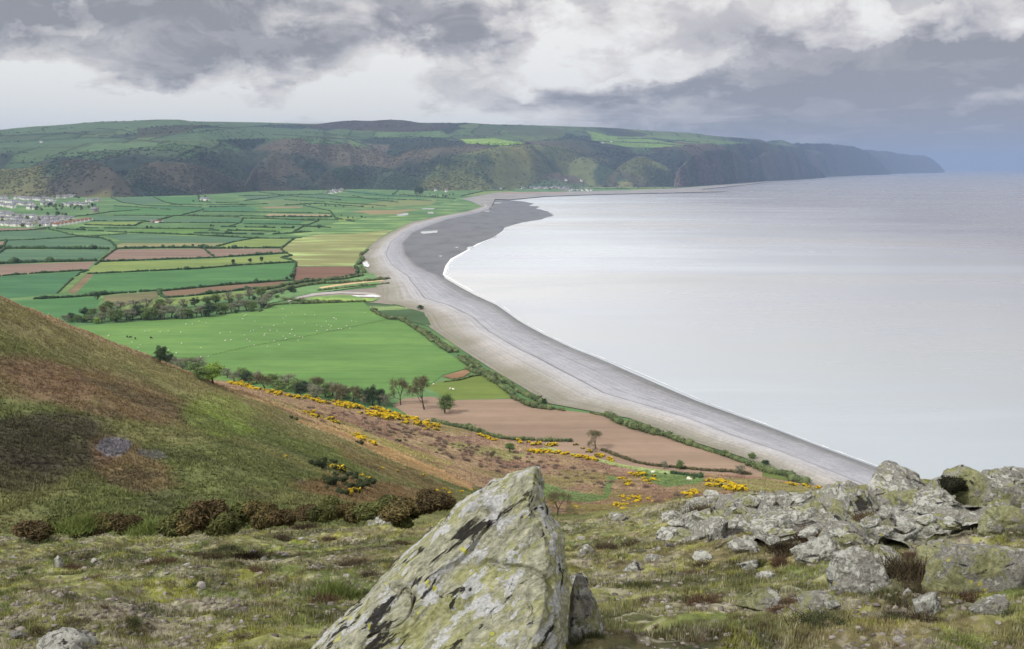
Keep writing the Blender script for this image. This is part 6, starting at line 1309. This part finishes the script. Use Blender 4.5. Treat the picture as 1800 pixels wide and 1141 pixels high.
# loose stones one can pick out, then the countless small ones
rs = random.Random(9); cnt = 0
while cnt < 150:
    x = rs.uniform(0, 1800); y = rs.uniform(945, 1141)
    if 600 < x < 1010 and y > 930+abs(930-x)*.6: continue
    p = fhit(x, y)
    if p.y > 30: continue
    s = rs.uniform(.0022, .0042)*p.y*(1+(rs.random() < .12)*.9); o = ob('stone', RK['c', rs.randrange(4)], loc=(p.x, p.y, p.z+s*.15)); o.scale = (s, s*rs.uniform(.6, 1), s*rs.uniform(.35, .7)); o.rotation_euler = (rs.uniform(-.4, .4), rs.uniform(-.4, .4), rs.uniform(0, 6))
    tag(o, 'small loose pale stone lying on the turf of the brow', 'stone', 'loose stones on the turf'); cnt += 1
def fscatter(N, tlo, thi, mask=None, rng=RNG):
    r, c = X.shape; i = rng.uniform(60*tlo if tlo < 1 else 0, r-2, N); j = rng.uniform(0, c-2, N); ii, jj = i.astype(int), j.astype(int); fi, fj = i-ii, j-jj
    Bf = lambda A: (A[ii, jj]*(1-fi)*(1-fj)+A[ii+1, jj]*fi*(1-fj)+A[ii, jj+1]*(1-fi)*fj+A[ii+1, jj+1]*fi*fj)
    x, y, z, t, px_ = Bf(X), Bf(Y), Bf(Z), Bf(Tf), Bf(pxf); ok = (t > tlo) & (t < thi) & (px_ > -80) & (px_ < 1880)
    if mask is not None: ok &= mask(x, y, t)
    return np.stack([x, y, z], -1)[ok], col[ii, jj][ok], t[ok]
p, c, t = fscatter(150000, .8, 4.6, lambda x, y, t: (fbm(P3(x/1.3+20, y/1.3), 4, 541) > .53+RNG.uniform(-.1, .05, x.shape)))
p = p[RNG.permutation(len(p))[:11000]]; n_ = len(p); rad = RNG.uniform(.006, .028, n_)*(.7+p[:, 1]/16.); tn = RNG.uniform(0, 1, (n_, 1))
v, f, cc = blobs(p, rad, (lin((104, 98, 92))*(1-tn)+lin((172, 164, 152))*tn)*.62, IV1, IF1, .45, .35)
tag(ob('gravel', mesh('gravel', v, f, vmat("gravel", 30., .2, 0), col=cc, smooth=False)), kind='stuff')
# turf: short blades everywhere, taller dark grass and heather in patches
tall = lambda x, y: sstep(.50, .60, fbm(P3(x/1.1+50, y/.8), 4, 545))
p, c, t = fscatter(330000, .8, 5.2, lambda x, y, t: (fbm(P3(x/.3, y/.3), 3, 561) > .47+RNG.uniform(-.12, .05, x.shape)))
tl = tall(p[:, 0], p[:, 1])*.16; sc = .8+p[:, 1]/22.
tn = RNG.uniform(0, 1, (len(p), 1)); bc = c*1.25*(1-tn*.5)+lin((140, 136, 92))*tn*.40
bc = bc*(1-.45*tl[:, None])+lin((78, 92, 56))*.5*tl[:, None]
v, f, cc = tufts(p, bc, (.020+.075*tl)*sc*RNG.uniform(.6, 1.5, len(p)), (.012+.02*tl)*sc, 4, RNG)
tag(ob('grass', mesh('grass', v, f, turfm, col=cc, smooth=False)), kind='stuff')
def heather_mesh(seed, lo, hi, n_=1500, name='heather_clump', up=.9, wd=.016):
    rng = np.random.default_rng(seed); a = unit(rng.normal(size=(n_, 3))*np.array([1, 1, .5])+np.array([0, 0, up])); p0 = rng.normal(size=(n_, 3))*np.array([.34, .34, .02]); L = rng.uniform(.25, .75, (n_, 1))
    s = unit(np.cross(a, rng.normal(size=(n_, 3))))*wd; v = np.stack([p0-s, p0+s, p0+a*L], 1).reshape(-1, 3); t = rng.uniform(0, 1, (n_, 1))
    return mesh(name, v, np.arange(n_*3).reshape(-1, 3), leaf, col=np.repeat(lin(lo)*(1-t)+lin(hi)*t, 3, 0), smooth=False)
HM = [heather_mesh(1, (30, 26, 22), (92, 82, 62)), heather_mesh(2, (40, 44, 32), (84, 88, 56)), heather_mesh(3, (54, 42, 34), (100, 80, 62))]; GM = [heather_mesh(5, (60, 76, 40), (128, 140, 76), 1300, 'grass_tussock', 1.6, .011)]
def clump(px, py, s, me, label, cat, group=None, h=1.):
    p = fhit(px, py); o = ob(me.name.split('.')[0], me, loc=(p.x, p.y, p.z-.02)); W = s*p.y/FPX; o.scale = (W, W, W*h); o.rotation_euler = (0, 0, random.uniform(0, 6.28)); tag(o, label, cat, group); return o
for i in range(120):
    x = rs.uniform(0, 1800); y = rs.uniform(930, 1141)
    if 590 < x < 1010 and y > 930+abs(930-x)*.5: continue
    if 1240 < x and y < 960: continue
    clump(x, y, rs.uniform(16, 40), HM[rs.randrange(3)], 'low dark heather clump growing in the turf of the brow', 'heather', 'heather clumps in the turf', rs.uniform(.4, .8))
clump(588, 1052, 62, GM[0], 'tall green grass tussock left of the pointed stone', 'grass tussock', h=1.1); clump(1690, 1138, 74, GM[0], 'green grass tussock at the bottom right corner', 'grass tussock', h=.6)
clump(1450, 1098, 70, HM[1], 'wide dark grass and heather clump below the big grey boulder', 'heather', h=.5)
clump(140, 925, 50, GM[0], 'blue green grass tussock before the left brown gorse', 'grass tussock', h=.8); clump(262, 930, 50, GM[0], 'blue green grass tussock between the brown gorse bushes', 'grass tussock', h=.6)
for x, y, s, h, l in [(1355, 905, 52, 1.2, 'near black heather in the hollow on top of the outcrop'), (1600, 1015, 70, 1.1, 'dark red brown heather in the hollow beside the huge slab'), (1630, 1040, 50, .8, 'dark heather under the left foot of the huge slab'), (1590, 1070, 50, .8, 'dark purple heather left of the triangular stone'), (1625, 1092, 44, .8, 'dark heather at the foot of the triangular stone'),
   (1385, 968, 44, .8, 'dark heather under the blocky pale boulder'), (1430, 952, 50, .8, 'brown grass and heather behind the pale flat topped rock'), (1545, 915, 54, .6, 'brown heather between the rugged crest rocks'), (1240, 905, 44, .7, 'dark heather on the left slope of the outcrop'), (1700, 1050, 60, .6, 'purple heather below the huge slab'), (1480, 905, 40, .6, 'brown grass tuft between the crest rocks')]:
    clump(x, y, s, HM[0] if 'dark' in l or 'black' in l else HM[2], l, 'heather', h=h)
# ------------------------------------------------------------------ old gorse along the far edge of the turf
BGm = [gorse_mesh(300+i, 0, 9000, brown=True) for i in range(3)]
DKG = gorse_mesh(402, 0, 7000); DKG.materials.clear(); DKG.materials.append(flatmat('dark_gorse_spines', lin((40, 40, 30)), 8., .4))
def bigb(px, py, wpx, hpx, k, label):
    p = fhit(px, py); d = p.y; o = ob('gorse_bush', DKG if px == 1675 else BGm[k], loc=(p.x, p.y+.2, p.z-.1)); o.location = Vector(PY(1672, 862, 13.2)) if px == 1675 else o.location; o.scale = (wpx*d/FPX/1.5, wpx*d/FPX/1.7, hpx*d/FPX/1.15); o.rotation_euler = (0, 0, random.uniform(0, 6)); tag(o, label, 'gorse'); return o
for i, (x, y, w, h, l) in enumerate([(62, 938, 90, 40, 'low brown and green gorse bush, first from the left edge'), (110, 935, 100, 50, 'green topped old gorse bush, second from the left edge'), (160, 930, 80, 40, 'flat green gorse bush behind the grass tussock'), (218, 930, 70, 42, 'dark brown old gorse bush just left of the gap'),
  (300, 925, 90, 46, 'brown gorse at the left end of the big dark thicket'), (335, 928, 110, 64, 'tall dark brown gorse in the middle of the big thicket'), (365, 922, 90, 72, 'highest dark gorse of the big thicket, with bare pale twigs'), (410, 925, 110, 66, 'broad reddish brown gorse of the big thicket'), (452, 920, 80, 58, 'rounded brown gorse right of the big thicket'), (492, 918, 60, 40, 'small green brown gorse bush at the right end of the thicket'),
  (575, 905, 70, 48, 'brown gorse bush standing alone right of the thicket'), (608, 912, 70, 44, 'grey brown gorse bush beside the lone one'), (530, 905, 60, 26, 'low dark gorse between thicket and lone bush'), (660, 897, 90, 36, 'green brown gorse behind the low white rock'), (720, 900, 100, 40, 'brown green gorse behind and left of the pointed stone'), (768, 892, 90, 44, 'reddish brown gorse touching the left edge of the pointed stone'), (700, 915, 70, 26, 'low gorse in front of the brown green one by the stone'),
  (1675, 856, 52, 36, 'near black gorse bush standing on the crest rocks against the sea')]): bigb(x, y, w, h, i % 3, l)
